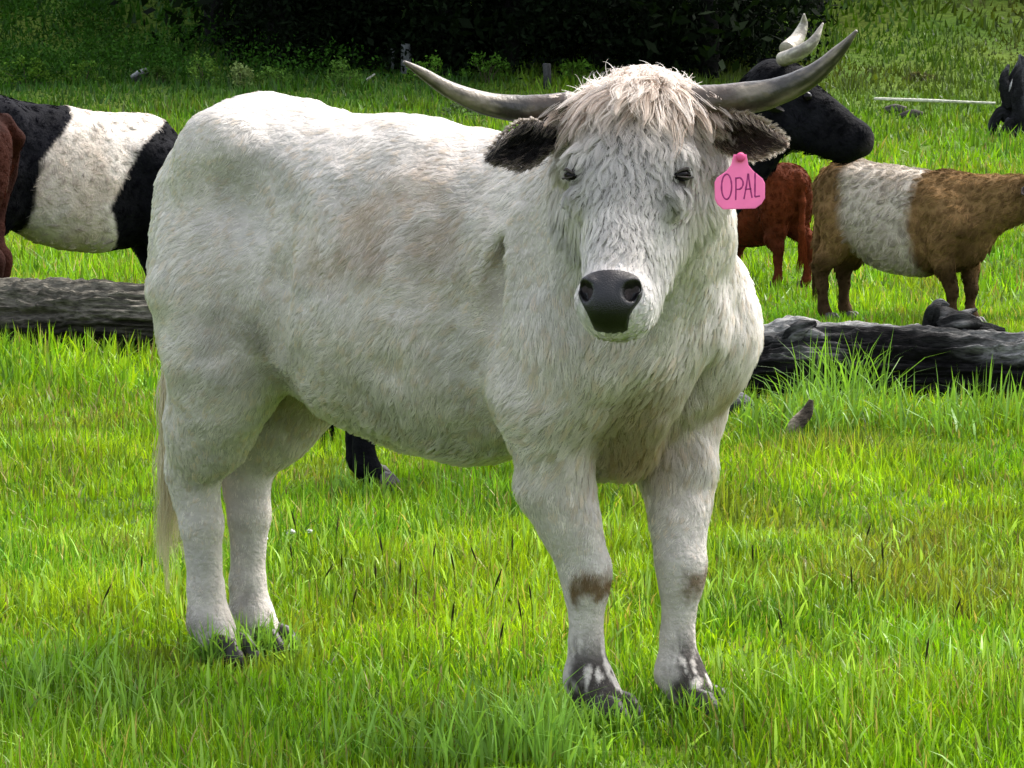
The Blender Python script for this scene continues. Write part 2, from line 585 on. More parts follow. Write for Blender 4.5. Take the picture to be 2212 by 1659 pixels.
def legs(f, hind, front, dz=0.0):
    """hind / front: list of (s, t) of the hooves, right first"""
    for (hs, ht) in hind:
        g = np.sign(ht)
        X = (0, 1, 0)
        f.ell((0.115, g * 0.145, 0.94), (0.215, 0.125, 0.29), 0.10)
        f.chain([(0.12, g * 0.165, 0.86), (0.135, g * 0.16, 0.72), (0.10, g * 0.14, 0.62), (hs + 0.045, ht + g * 0.04, 0.52), (hs - 0.03, ht + g * 0.02, 0.43)], [0.150, 0.122, 0.100, 0.080, 0.064], 0.07)
        f.cap((hs - 0.05, ht + g * 0.02, 0.46), (hs - 0.045, ht + g * 0.015, 0.36), 0.045, 0.043, 0.03)
        f.chain([(hs - 0.02, ht + g * 0.02, 0.43), (hs - 0.012, ht + g * 0.01, 0.30), (hs - 0.01, ht, 0.175 - dz), (hs + 0.0, ht, 0.10 - dz)], [0.060, 0.049, 0.041, 0.049], 0.025)
        f.cap((hs + 0.0, ht, 0.10 - dz), (hs + 0.035, ht, 0.05 - dz), 0.048, 0.050, 0.03)
    for (hs, ht) in front:
        g = np.sign(ht)
        o_ = hs - 1.14
        f.chain([(1.00, g * 0.16, 0.98), (1.18 + 0.3 * o_, g * 0.18, 0.80), (1.11 + 0.5 * o_, g * 0.19, 0.68)], [0.12, 0.12, 0.118], 0.06)
        f.chain([(1.09 + 0.6 * o_, g * 0.185, 0.69), (hs - 0.045, ht + g * 0.065, 0.50), (hs + 0.0, ht + g * 0.01, 0.31)], [0.122, 0.082, 0.054], 0.025)
        f.ell((hs + 0.008, ht + g * 0.008, 0.285), (0.052, 0.053, 0.058), 0.018)
        f.chain([(hs, ht + g * 0.01, 0.31), (hs + 0.004, ht + g * 0.006, 0.25), (hs, ht, 0.175 - dz), (hs + 0.005, ht, 0.10 - dz)], [0.050, 0.043, 0.035, 0.049], 0.02)
        f.cap((hs + 0.005, ht, 0.10 - dz), (hs + 0.04, ht, 0.055 - dz), 0.047, 0.050, 0.03)


def hoof_mesh(name, pos, parent, colr, fwd=(1, 0)):
    """a cloven hoof: two claws as one mesh"""
    Vs, Fs, off = [], [], 0
    fx, fy = fwd
    for g in (-1, 1):
        ring = np.linspace(0, 2 * np.pi, 14, endpoint=False)
        lv = [(0.0, 1.0, 0.03), (0.035, 0.93, 0.018), (0.07, 0.72, 0.0)]
        rows = []
        for z, sc, fw in lv:
            x = np.cos(ring) * 0.055 * sc + fw + 0.02 + 0.016 * np.clip(np.cos(ring), 0, 1); y = np.sin(ring) * 0.027 * sc + g * 0.027
            rows.append(np.stack([x, y, np.full(14, z)], -1))
        V = np.concatenate(rows)
        V = np.concatenate([V, [[0.03, g * 0.027, 0.0]], [[0.0, g * 0.027, 0.085]]])
        i = np.arange(42).reshape(3, 14); j = np.roll(i, -1, 1)
        Q = np.stack([i[:-1], j[:-1], j[1:], i[1:]], -1).reshape(-1, 4)
        T = np.concatenate([np.stack([np.full(14, 42), j[0], i[0]], -1), np.stack([np.full(14, 43), i[2], j[2]], -1)])
        Vs.append(V); Fs.append((Q + off, T + off)); off += len(V)
    V = np.concatenate(Vs)
    V = np.stack([V[:, 0] * fx - V[:, 1] * fy, V[:, 0] * fy + V[:, 1] * fx, V[:, 2]], -1) + np.array(pos)
    o = mesh(name, V, [np.concatenate([q for q, _ in Fs]), np.concatenate([t for _, t in Fs])], M_HOOF, parent, color=np.tile(colr, (len(V), 1)))
    return o


def horn_mesh(path, rad, parent, dark=(0.024, 0.019, 0.014), pale=(0.16, 0.13, 0.095), base=(0.055, 0.037, 0.025), tipc=(0.10, 0.08, 0.07), seed=1):
    c = spline(np.concatenate([np.asarray(path), np.asarray(rad)[:, None]], 1), 60)
    V, F = tube(c[:, :3], np.maximum(c[:, 3], 0.002), 24, lambda th, s, pos: 1 + 0.018 * np.sin(s * 120) * np.exp(-s * 5) + 0.03 * noise(pos, 45, seed))
    m = 60 * 24
    s = np.concatenate([np.repeat(np.linspace(0, 1, 60), 24), [0, 1]])
    q = V.copy()
    ths = np.concatenate([np.tile(np.linspace(0, 2 * np.pi, 24, endpoint=False), 60), [0, 0]])
    st = np.stack([s * 5, np.cos(ths) * 1.4, np.sin(ths) * 1.4], -1)
    k = sstep(fbm(st, 1.3, 4, seed), -0.15, 0.35)[:, None]
    C = np.array(dark) * (1 - k) + np.array(pale) * k
    kb = (1 - sstep(s + 0.10 * noise(st, 1.5, seed + 3), 0.20, 0.30))[:, None]
    C = C * (1 - kb) + np.array(base) * kb
    kt = sstep(s, 0.86, 0.97)[:, None]
    C = C * (1 - kt) + np.array(tipc) * kt
    return mesh('horn', V, F, M_HORN, parent, color=C)


def ear_mesh(name, base, tip, back, width, parent, cin, cout, cup=0.45, droop=0.0):
    """leaf-shaped cupped ear; back = direction of the ear's back side"""
    base, tip, back = map(np.asarray, (base, tip, back))
    ax = tip - base; L = np.linalg.norm(ax); ax = nz(ax); back = nz(back - ax * np.dot(back, ax)); sd = np.cross(ax, back)
    na, nb = 18, 15
    A, B = np.meshgrid(np.linspace(0, 1, na), np.linspace(-1, 1, nb), indexing='ij')
    W = width * 0.5 * (0.55 + 0.45 * np.sin(np.pi * np.clip(A * 1.1, 0, 1))) * np.sqrt(np.clip(1 - np.clip((A - 0.45) / 0.55, 0, 1) ** 2.2, 0.003, 1)) * (0.62 + 0.38 * sstep(A, 0, 0.3))
    pts = base + ax * (A * L)[..., None] + sd * (B * W)[..., None] + back * ((cup * W * (1 - np.abs(B) ** 1.8)))[..., None]
    pts[..., 2] -= droop * A ** 2 * L
    inner = pts; outer = pts + back * (0.007 * (1 - 0.6 * np.abs(B)))[..., None]
    n = na * nb
    V = np.concatenate([inner.reshape(-1, 3), outer.reshape(-1, 3)])
    i = np.arange(n).reshape(na, nb)
    q = np.stack([i[:-1, :-1], i[1:, :-1], i[1:, 1:], i[:-1, 1:]], -1).reshape(-1, 4)
    bd = list(i[0, :]) + list(i[1:, -1]) + list(i[-1, -2::-1]) + list(i[-2:0:-1, 0])
    bd = np.array(bd); nx_ = np.roll(bd, -1)
    rim = np.stack([bd, nx_, nx_ + n, bd + n], -1)
    C = np.concatenate([np.tile(cin, (n, 1)), np.tile(cout, (n, 1))])
    ed = (np.abs(B) ** 6).reshape(-1, 1)
    C[:n] = C[:n] * (1 - ed) + np.array(cout) * ed
    o = mesh(name, V, [q, q[:, ::-1] + n, rim], M_SKIN, parent, color=C)
    return o, inner, outer, A, B, ax, sd, back


# ---- the white cow in front
ZO = 0.04                                         # the white cow's longer legs
HO = np.array([-0.685, 6.06])                     # ground point between the hind feet
HD = nz(np.array([0.952, -0.697])); HL = np.array([-HD[1], HD[0]])
HANG = math.atan2(HD[1], HD[0])


def w2l(p):
    p = np.asarray(p, float); r = p[..., :2] - HO
    return np.stack([r @ HD, r @ HL, p[..., 2] - ZO], -1)


def v2l(v):
    v = np.asarray(v, float)
    return np.stack([v[..., :2] @ HD, v[..., :2] @ HL, v[..., 2]], -1)


def build_white_cow():
    root = empty('white_cow', (HO[0], HO[1], ZO), HANG)
    tag(root, 'shaggy white cow with wide upswept horns, standing in the foreground facing the camera', 'cow')
    h = 0.0065
    # head frame (local coordinates)
    poll = w2l(P(1372, 168, 4.98)); muz = w2l(P(1312, 640, 4.735))
    w = nz(poll - muz)
    u0 = v2l(np.array([math.cos(0.26), -math.sin(0.26), 0.02]))
    u = nz(u0 - w * np.dot(u0, w)); v = np.cross(u, w)
    if np.dot(v, v2l([0, -1, 0])) < 0: v = -v
    RH = np.stack([u, v, w])
    hp = lambda a, b, c: poll + u * a + v * b + w * c
    f = Field((-0.34, -0.62, -0.05), (1.62, 0.36, 1.44), h)
    f.torso(TORSO, 0.02)
    hind = [(-0.005, -0.08), (0.0, 0.065)]; front = [(1.11, -0.085), (1.235, 0.085)]
    legs(f, hind, front, ZO)
    # hip bones, flank, shoulder, brisket
    for g in (-1, 1):
        f.ell((0.17, g * 0.19, 1.19), (0.10, 0.07, 0.08), 0.10)
        f.ell((-0.06, g * 0.09, 1.09), (0.06, 0.06, 0.10), 0.08)
        f.ell((1.12, g * 0.20, 0.84), (0.15, 0.09, 0.22), 0.07)
        f.ell((1.26, g * 0.155, 0.80), (0.08, 0.09, 0.11), 0.06)
    f.ell((1.10, 0.0, 0.61), (0.15, 0.075, 0.12), 0.04)
    f.chain([(-0.08, 0, 1.21), (-0.145, 0, 1.10), (-0.178, 0.0, 0.92), (-0.182, 0, 0.72)], [0.045, 0.036, 0.03, 0.024], 0.05)
    f.ell((0.17, -0.205, 1.20), (0.085, 0.07, 0.065), 0.06)
    # neck
    nb1 = np.array([1.02, 0.0, 0.98]); nb2 = hp(0, -0.17, -0.09)
    f.cap(nb1, nb2, 0.225, 0.12, 0.10, flat=((0, 0, 1), 1.1))
    f.cap((1.16, 0, 0.80), hp(0.0, -0.18, -0.19), 0.20, 0.11, 0.10)
    f.cap((1.2, 0.04, 0.88), hp(0.04, -0.2, -0.12), 0.195, 0.105, 0.10)
    f.ell((1.37, 0.02, 0.58), (0.15, 0.045, 0.17), 0.06, sub=True)
    f.ell((1.36, -0.20, 0.60), (0.10, 0.05, 0.12), 0.06, sub=True)
    # head
    f.ell(hp(0, -0.085, -0.075), (0.116, 0.095, 0.10), 0.05, RH)
    f.ell(hp(0, -0.080, -0.16), (0.116, 0.085, 0.14), 0.05, RH)
    f.cap(hp(0, -0.085, -0.17), hp(0, -0.062, -0.43), 0.094, 0.058, 0.05)
    f.ell(hp(0, -0.055, -0.475), (0.077, 0.056, 0.056), 0.035, RH)
    f.ell(hp(0, -0.085, -0.500), (0.062, 0.045, 0.036), 0.03, RH)
    for g in (-1, 1):
        f.cap(hp(g * 0.050, -0.165, -0.20), hp(g * 0.030, -0.115, -0.45), 0.064, 0.038, 0.05)
        f.ell(hp(g * 0.098, -0.040, -0.165), (0.028, 0.030, 0.034), 0.02, RH)
        f.ell(hp(g * 0.098, -0.06, -0.240), (0.022, 0.030, 0.025), 0.025, RH)
        f.ell(hp(g * 0.124, -0.030, -0.206), (0.024, 0.024, 0.014), 0.012, RH, sub=True)
        f.cap(hp(g * 0.10, -0.10, -0.055), hp(g * 0.155, -0.10, -0.055), 0.045, 0.038, 0.03)   # horn bosses
        f.cap(hp(g * 0.10, -0.12, -0.115), hp(g * 0.15, -0.13, -0.12), 0.04, 0.028, 0.03)    # ear roots
        f.ell(hp(g * 0.047, -0.004, -0.482), (0.012, 0.022, 0.017), 0.012, RH, sub=True)      # nostrils
    # crease behind the shoulder, flank hollow
    f.chain_sub([(1.04, -0.255, 1.00), (1.01, -0.285, 0.90), (0.975, -0.305, 0.78), (0.94, -0.29, 0.66)], [0.02, 0.032, 0.034, 0.022], 0.025)
    f.chain_sub([(0.86, -0.32, 0.80), (0.84, -0.325, 0.70), (0.83, -0.29, 0.58)], [0.02, 0.035, 0.03], 0.05)
    f.ell((0.33, -0.335, 1.08), (0.11, 0.10, 0.09), 0.10, sub=True)
    f.chain_sub([(0.41, -0.285, 1.03), (0.395, -0.305, 0.87), (0.36, -0.30, 0.74), (0.30, -0.275, 0.64)], [0.024, 0.042, 0.042, 0.03], 0.035)
    V, Q = f.surface()
    N = vnormals(V, Q)
    hmask = sstep(np.linalg.norm(V - (poll - w * 0.2), axis=1), 0.28, 0.4) * sstep(V[:, 2], 0.3, 0.55)
    V = V + N * ((0.017 * fbm(V, 5.5, 2, 40) + 0.008 * fbm(V, 15, 2, 41)) * hmask)[:, None]
    N = vnormals(V, Q)

    def headc(p):
        q = p - poll
        return np.stack([q @ u, q @ v, q @ w], -1)

    # --- coat colours: cream white with tan and grey stains, brown knees, speckled pasterns
    def s_at(px, py, t=-0.29):
        D = 5.8
        for _ in range(20):
            p = P(px, py, D); s_ = ((p[:2] - HO) @ HD)
            D = HO[1] + HD[1] * s_ + HL[1] * t
            D = float(D)
        l = w2l(P(px, py, D)); return l[0], l[2]

    stains = []
    for px, py, r, c, a in [(860, 400, 0.07, (0.46, 0.29, 0.15), 0.8), (780, 480, 0.08, (0.44, 0.31, 0.19), 0.75), (700, 560, 0.08, (0.44, 0.31, 0.19), 0.7),
                            (820, 590, 0.10, (0.36, 0.28, 0.21), 0.7), (960, 560, 0.10, (0.38, 0.29, 0.22), 0.65), (900, 480, 0.12, (0.42, 0.33, 0.25), 0.6),
                            (500, 720, 0.08, (0.09, 0.075, 0.045), 0.95), (560, 800, 0.08, (0.12, 0.10, 0.04), 0.9), (740, 330, 0.07, (0.40, 0.38, 0.33), 0.45),
                            (520, 490, 0.07, (0.34, 0.35, 0.33), 0.4), (720, 850, 0.10, (0.30, 0.28, 0.17), 0.6), (900, 900, 0.16, (0.38, 0.34, 0.22), 0.5),
                            (480, 640, 0.12, (0.42, 0.40, 0.36), 0.35), (1030, 640, 0.06, (0.42, 0.35, 0.27), 0.4)]:
        s_, z_ = s_at(px, py); stains.append((s_, z_, r, np.array(c), a))

    def coat(p, jit=0.0):
        n = len(p)
        C = np.tile(np.array([0.70, 0.635, 0.575]), (n, 1))
        k = sstep(fbm(p, 5, 3, 2), 0.0, 0.6)[:, None]
        C = C * (1 - 0.30 * k) + np.array([0.56, 0.50, 0.42]) * 0.30 * k
        k = sstep(fbm(p, 9, 3, 31), 0.0, 0.5)[:, None]
        C = C * (1 - 0.45 * k) + np.array([0.44, 0.42, 0.385]) * 0.45 * k
        br = 0.5 + 0.9 * fbm(p, 16, 3, 5)
        for s_, z_, r, c, a in stains:
            d = np.hypot(p[:, 0] - s_, p[:, 2] - z_) / r
            k = (a * np.clip(br, 0, 1.3) * np.exp(-d * d) * (p[:, 1] < -0.05))[:, None]
            k = np.clip(k, 0, 1)
            C = C * (1 - k) + c * k
        # brown bald knees
        for (hs, ht), ang, str_ in ((front[0], -0.45, 1.0), (front[1], 0.35, 0.9)):
            dz = np.abs(p[:, 2] - 0.265) / 0.042
            fx, fy = p[:, 0] - hs, p[:, 1] - ht
            near = np.hypot(fx, fy) < 0.09
            face = nz(np.stack([fx, fy], -1)) @ np.array([math.cos(ang), math.sin(ang)])
            k = (str_ * near * sstep(1.1 - dz + 0.55 * fbm(p, 45, 2, 8), 0, 0.9) * sstep(face + 0.25 * noise(p, 50, 6), 0.1, 0.6))[:, None]
            C = C * (1 - k) + np.array([0.17, 0.105, 0.05]) * k
            lowk = near * sstep(0.195 - p[:, 2], 0, 0.11) * sstep(fbm(p * np.array([1, 1, 0.33]), 62, 3, 12), -0.32, 0.0) * sstep(face + 0.3 * noise(p, 30, 19), -0.35, 0.35)
            lowk = (0.95 * lowk)[:, None]
            C = C * (1 - lowk) + np.array([0.028, 0.021, 0.018]) * lowk
        for (hs, ht) in hind:
            near = np.hypot(p[:, 0] - hs, p[:, 1] - ht) < 0.12
            k = (0.6 * near * sstep(0.17 - p[:, 2], 0, 0.16) * sstep(fbm(p * np.array([1, 1, 0.4]), 40, 3, 13), -0.1, 0.3))[:, None]
            C = C * (1 - k) + np.array([0.10, 0.085, 0.07]) * k
        # tan inside far thigh, armpit and chest; chest tan deepened as painted shade
        for c0, r, a in ((w2l(P(1555, 850, 5.42)), 0.08, 0.75), (w2l(P(1375, 860, 5.22)), 0.11, 0.8), (w2l(P(1370, 980, 5.3)), 0.10, 0.8), ((1.18, 0.02, 0.55), 0.12, 0.8), ((0.17, 0.08, 0.62), 0.13, 0.7), ((1.27, -0.02, 0.66), 0.07, 0.4)):
            d = np.linalg.norm(p - np.array(c0), axis=1) / r
            k = (a * np.exp(-d * d) * np.clip(0.8 + br * 0.4, 0, 1))[:, None]
            C = C * (1 - k) + np.array([0.30, 0.205, 0.095]) * k
        # head: greyer face, pinkish cream forelock
        q = headc(p)
        hm = (np.abs(q[:, 0]) < 0.2) & (q[:, 1] > -0.24) & (q[:, 2] > -0.56)
        k = (hm * 0.8 * sstep(q[:, 2], -0.50, -0.2) * sstep(0.7 + fbm(p, 14, 2, 77), 0, 1))[:, None]
        C = C * (1 - k) + np.array([0.44, 0.405, 0.375]) * k
        for e in (-1, 1):
            d = np.linalg.norm((q - np.array([e * 0.108, -0.035, -0.205])) / np.array([0.036, 0.036, 0.026]), axis=1)
            k = (hm * 0.75 * np.exp(-d * d))[:, None]
            C = C * (1 - k) + np.array([0.10, 0.085, 0.075]) * k
            d = np.linalg.norm((q - np.array([e * 0.085, -0.02, -0.25])) / np.array([0.04, 0.05, 0.03]), axis=1)
            k = (hm * 0.45 * np.exp(-d * d) * np.clip(br, 0, 1.2))[:, None]
            C = C * (1 - k) + np.array([0.24, 0.22, 0.20]) * k
        k = (hm * sstep(q[:, 2], -0.20, -0.04) * 0.8)[:, None]
        C = C * (1 - k) + np.array([0.52, 0.41, 0.32]) * k
        if jit:
            C = C * (1 + jit * RNG.normal(size=(n, 1)))
        return np.clip(C, 0.01, 0.92)

    def pad(p):
        """bare nose pad: 1 inside"""
        q = headc(p)
        top = -0.435; bot = -0.53
        half = 0.060 - 0.022 * sstep(-q[:, 2], 0.47, 0.53)
        e = np.maximum(np.abs(q[:, 0]) / half, np.abs(q[:, 2] - (top + bot) / 2) / ((top - bot) / 2))
        r = (np.abs(q[:, 0]) / half) ** 4 + (np.abs(q[:, 2] - (top + bot) / 2) / ((top - bot) / 2)) ** 4
        return (q[:, 1] > -0.075) * (1 - sstep(r, 0.8, 1.15)), q

    C = coat(V)
    C = C * np.where((np.abs(headc(V)[:, 0]) < 0.2) & (headc(V)[:, 1] > -0.16) & (headc(V)[:, 2] > -0.6), 0.34, 0.62)[:, None]
    mz = (sstep(-headc(V)[:, 2], 0.36, 0.44) * (np.abs(headc(V)[:, 0]) < 0.15) * (headc(V)[:, 1] > -0.16) * (headc(V)[:, 2] > -0.6))[:, None]
    C = C * (1 - mz) + np.array([0.46, 0.43, 0.41]) * mz
    k, q = pad(V)
    k = sstep(k, 0.85, 0.99)
    C = C * (1 - k[:, None]) + np.array([0.035, 0.027, 0.027]) * k[:, None]
    body = mesh('body', V, Q, M_SKIN, root, color=C)
    # finer bare nose over the muzzle
    g = Field(np.min([hp(a, b, c) for a in (-.1, .1) for b in (-.12, .03) for c in (-.565, -.40)], axis=0),
              np.max([hp(a, b, c) for a in (-.1, .1) for b in (-.12, .03) for c in (-.565, -.40)], axis=0), 0.0025)
    g.ell(hp(0, -0.052, -0.475), (0.075, 0.056, 0.058), 0.03, RH)
    g.cap(hp(0, -0.08, -0.33), hp(0, -0.058, -0.44), 0.080, 0.060, 0.04)
    g.ell(hp(0, -0.052, -0.492), (0.050, 0.058, 0.042), 0.02, RH)
    for e in (-1, 1):
        g.ell(hp(e * 0.040, -0.008, -0.468), (0.024, 0.020, 0.024), 0.012, RH)
        g.ell(hp(e * 0.043, 0.008, -0.480), (0.0135, 0.030, 0.017), 0.010, RH, sub=True)
        g.ell(hp(e * 0.053, 0.000, -0.466), (0.008, 0.022, 0.010), 0.010, RH, sub=True)
    X, Y, Z = g.grid((slice(None),) * 3)
    PP = np.stack(np.broadcast_arrays(X, Y, Z), -1)
    qq = (PP - poll) @ RH.T
    top, bot = -0.435, -0.540
    half = 0.062 - 0.024 * sstep(-qq[..., 2], 0.47, 0.53)
    rr = ((np.abs(qq[..., 0]) / half) ** 4 + (np.abs(qq[..., 2] - (top + bot) / 2) / ((top - bot) / 2)) ** 4) ** 0.25
    cut = np.maximum((rr - 1) * 0.05, -(qq[..., 1] + 0.085))
    g.F = np.maximum(g.F, cut.astype(np.float32))
    g.F[0] = g.F[-1] = 1; g.F[:, 0] = g.F[:, -1] = 1; g.F[:, :, 0] = g.F[:, :, -1] = 1
    Vn, Qn = g.surface()
    qn = headc(Vn)
    Cn = np.tile(np.array([0.005, 0.0045, 0.005]), (len(Vn), 1))
    kk = (sstep(qn[:, 2], -0.475, -0.44) * 0.6)[:, None]
    Cn = Cn * (1 - kk) + np.array([0.026, 0.019, 0.018]) * kk
    nose = mesh('nose', Vn, Qn, M_NOSE, root, color=Cn)
    # eyes with lids
    for e in (-1, 1):
        c = hp(e * 0.1115, -0.033, -0.206)
        ph, th = np.meshgrid(np.linspace(0, np.pi, 12), np.linspace(0, 2 * np.pi, 20, endpoint=False), indexing='ij')
        out = nz(u * e * 0.85 + v * 0.62); along = nz(u * -0.62 * e + v * 0.85 - w * 0.45); upv = np.cross(out, along)
        if np.dot(upv, w) < 0: upv = -upv
        S = np.stack([np.sin(ph) * np.cos(th), np.sin(ph) * np.sin(th), np.cos(ph)], -1).reshape(-1, 3) @ np.stack([out * 0.0155, along * 0.0225, upv * 0.0105]) + c
        i = np.arange(240).reshape(12, 20); j = np.roll(i, -1, 1)
        mesh('eye', S, np.stack([i[:-1], i[1:], j[1:], j[:-1]], -1).reshape(-1, 4), M_EYE, root)
        aa = np.linspace(-1.25, 1.25, 14)[:, None]
        for sg, rr_, oo in ((1, 0.0034, 0.0095), (-1, 0.0022, 0.0088)):
            pa = c + out * 0.0150 * np.cos(aa) + along * 0.0225 * np.sin(aa) + upv * sg * oo * np.cos(aa)
            Vl, Fl = tube(pa, rr_ * np.sin(np.linspace(0.4, np.pi - 0.4, 14)), 8)
            mesh('eyelid', Vl, Fl, M_SKIN, root, color=np.tile((0.05, 0.042, 0.038), (len(Vl), 1)))
    # hooves
    for hs, ht in hind + front:
        hoof_mesh('hoof', (hs + 0.03, ht, -ZO), root, (0.018, 0.014, 0.011))
    # horns
    L_ = [w2l(P(1232, 232, 5.05)), w2l(P(1150, 236, 5.07)), w2l(P(1060, 226, 5.06)), w2l(P(975, 196, 5.03)), w2l(P(908, 155, 5.0)), w2l(P(872, 133, 4.98))]
    horn_mesh(L_, [0.032, 0.029, 0.024, 0.017, 0.010, 0.003], root, seed=4)
    R_ = [w2l(P(1500, 224, 4.98)), w2l(P(1580, 216, 4.96)), w2l(P(1672, 200, 4.93)), w2l(P(1755, 162, 4.89)), w2l(P(1815, 108, 4.86)), w2l(P(1851, 66, 4.84))]
    horn_mesh(R_, [0.036, 0.033, 0.028, 0.021, 0.012, 0.003], root, seed=9)
    # ears
    hairs = []
    ears = []
    for (b0, t0, bk, wid, cin, cout, dr) in (
            (P(1205, 296, 5.03), P(1062, 322, 4.99), (-0.15, 1, 0.25), 0.088, (0.007, 0.005, 0.0045), (0.15, 0.115, 0.09), 0.10),
            (P(1530, 285, 4.97), P(1690, 304, 4.88), (0.1, 1, 0.3), 0.086, (0.040, 0.022, 0.015), (0.22, 0.165, 0.115), 0.0)):
        o, inn, outr, A, B, ax, sdv, bkv = ear_mesh('ear', w2l(b0), w2l(t0), v2l(np.array(bk, float)), wid, root, cin, cout, 0.6, dr)
        ears.append((o, inn, outr, A, B, ax, sdv, bkv, cin, cout))
    for o, inn, outr, A, B, ax, sdv, bkv, cin, cout in ears:
        n = 2600
        ia = RNG.integers(1, A.shape[0] - 1, n); ib = RNG.integers(0, A.shape[1], n)
        r = inn[ia, ib] + 0.004 * RNG.normal(size=(n, 3))
        pts = grow(r, np.tile(-bkv, (n, 1)), ax[None] * 0.8 + sdv[None] * (B[ia, ib] * -0.3)[:, None] + np.array([0, 0, -0.3]), RNG.uniform(0.015, 0.032, n), 6, 0.6, 0.3, 0.3, 5, clump=0.5, nclump=150)
        mixk = (RNG.random(n) < 0.03 + 0.6 * np.abs(B[ia, ib]) ** 5)[:, None]
        cc = np.where(mixk, np.array(cout), np.array(cin) * RNG.uniform(0.3, 1.1, (n, 1)))
        hairs.append((pts, cc))
        ie = RNG.integers(0, A.shape[0], 1500); sg = np.where(RNG.random(1500) < 0.5, 0, A.shape[1] - 1)
        r = outr[ie, sg]; out = sdv[None] * np.where(sg == 0, -1, 1)[:, None]
        pts = grow(r, nz(out + 0.4 * RNG.normal(size=(1500, 3)) - 0.3 * bkv), ax[None] * np.ones((1500, 1)) + out * 0.5, RNG.uniform(0.010, 0.022, 1500), 6, 0.5, 0.3, 0.2, 5, clump=0.4, nclump=120)
        hairs.append((pts, np.array(cout) * RNG.uniform(0.7, 1.3, (1500, 1))))
    ear_pts = np.concatenate([a for a, _ in hairs]); ear_c = np.concatenate([np.broadcast_to(c, (len(a), 3)) for a, c in hairs])
    fur('ear_hair', ear_pts, ear_c, root, 0.0006)

    # --- body coat
    qv = headc(V)
    hm = (np.abs(qv[:, 0]) < 0.19) & (qv[:, 1] > -0.22) & (qv[:, 2] > -0.57) & (qv[:, 2] < 0.1)
    wgt = np.where(hm, 0.0, 1.0) * sstep(V[:, 2], 0.01, 0.05)
    camd = w2l(np.array([0, 0, CAMH]))
    facing = (N * nz(camd - V)).sum(1)
    wgt *= np.where(facing > -0.25, 1.0, 0.25)
    n = 190000
    r, nr = sample(V, Q, N, n, wgt)
    comb = np.tile(np.array([-0.75, 0.0, -0.65]), (n, 1))
    # chest and neck hair falls down, legs down and back
    ch = sstep(r[:, 0], 1.0, 1.25)[:, None]
    comb = comb * (1 - ch) + np.array([-0.1, 0, -1.0]) * ch
    lg = sstep(0.62 - r[:, 2], 0, 0.12)[:, None] * ((r[:, 0] < 0.28) | (r[:, 0] > 0.93))[:, None]
    comb = comb * (1 - lg) + np.array([-0.25, 0, -1.0]) * lg
    Lh = 0.023 + 0.009 * fbm(r, 7, 2, 3)
    Lh = Lh * (1 - 0.50 * sstep(0.62 - r[:, 2], 0, 0.40))
    Lh = Lh * (1 + 0.55 * sstep(r[:, 0], 1.0, 1.2) * sstep(0.95 - r[:, 2], 0, 0.2) * sstep(r[:, 2], 0.35, 0.5))
    Lh = Lh * RNG.uniform(0.7, 1.25, n)
    lf = 0.32 + 0.16 * fbm(r, 10, 2, 6)
    pts = grow(r - nr * 0.002, nr, comb, Lh, 6, lf, 0.15, 0.25, 5.0, 24, np.clip(0.50 + 0.4 * noise(r, 6, 4), 0.1, 0.9), 14000, 0.65, 9.0)
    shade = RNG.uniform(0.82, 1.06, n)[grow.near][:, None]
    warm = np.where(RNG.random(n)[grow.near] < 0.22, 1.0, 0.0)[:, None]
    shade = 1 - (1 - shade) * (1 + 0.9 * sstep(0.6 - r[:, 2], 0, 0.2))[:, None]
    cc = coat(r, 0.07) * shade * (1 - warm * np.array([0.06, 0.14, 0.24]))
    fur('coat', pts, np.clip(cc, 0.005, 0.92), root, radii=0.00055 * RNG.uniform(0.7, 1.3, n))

    # --- face hair
    kpad, _ = pad(V)
    wgt = np.where(hm, 1.0, 0.0) * (kpad < 0.2)
    for e in (-1, 1):
        d = np.linalg.norm((qv - np.array([e * 0.118, -0.026, -0.206])) / np.array([0.028, 0.032, 0.015]), axis=1)
        wgt = wgt * (d > 1)
    n = 48000
    r, nr = sample(V, Q, N, n, wgt)
    q = headc(r)
    comb = -w[None] * np.ones((n, 1)) + u[None] * (q[:, 0] * 9.0)[:, None] * sstep(q[:, 2], -0.5, -0.3)[:, None]
    Lh = 0.034 + 0.012 * sstep(q[:, 2], -0.32, -0.12) - 0.019 * sstep(-q[:, 2], 0.39, 0.47)
    back = sstep(-q[:, 1], 0.08, 0.16)
    wm = sstep(-q[:, 2], 0.40, 0.46)
    Lh = (Lh + 0.012 * back) * RNG.uniform(0.7, 1.2, n)
    comb = comb * (1 - back[:, None]) + (-v[None] * 0.6 - w[None] * 0.8 + u[None] * np.sign(q[:, :1]) * 0.2) * back[:, None]
    front_ = 1 - back
    pts = grow(r - nr * 0.0015, nr, comb, Lh, 7, 0.30, 0.1, 0.55 * front_, 7.0, 24, 0.80, 2600, 0.6, 12.0)
    fc = np.clip(coat(r, 0.08) * RNG.uniform(0.66, 1.08, n)[grow.near][:, None], 0.005, 0.92)
    fur('face_hair', pts, fc, root, radii=0.0005 * RNG.uniform(0.7, 1.3, n))

    # --- forelock: long strands falling from the poll over the forehead
    wgt = np.where(hm, 1.0, 0.0) * sstep(qv[:, 2], -0.10, -0.04) * (qv[:, 1] > -0.19) * (np.abs(qv[:, 0]) < 0.155) * (0.75 + 0.8 * np.exp(-(qv[:, 0] / 0.05) ** 2))
    n = 4600
    r, nr = sample(V, Q, N, n, wgt)
    q = headc(r)
    outx = q[:, 0] * 10.0 + 0.22 * RNG.normal(size=n)
    upk = np.clip((q[:, 2] + 0.035) * 12, -0.5, 0.6)
    comb = u[None] * outx[:, None] + v[None] * 0.75 + w[None] * (-0.55 + 0.5 * upk)[:, None]
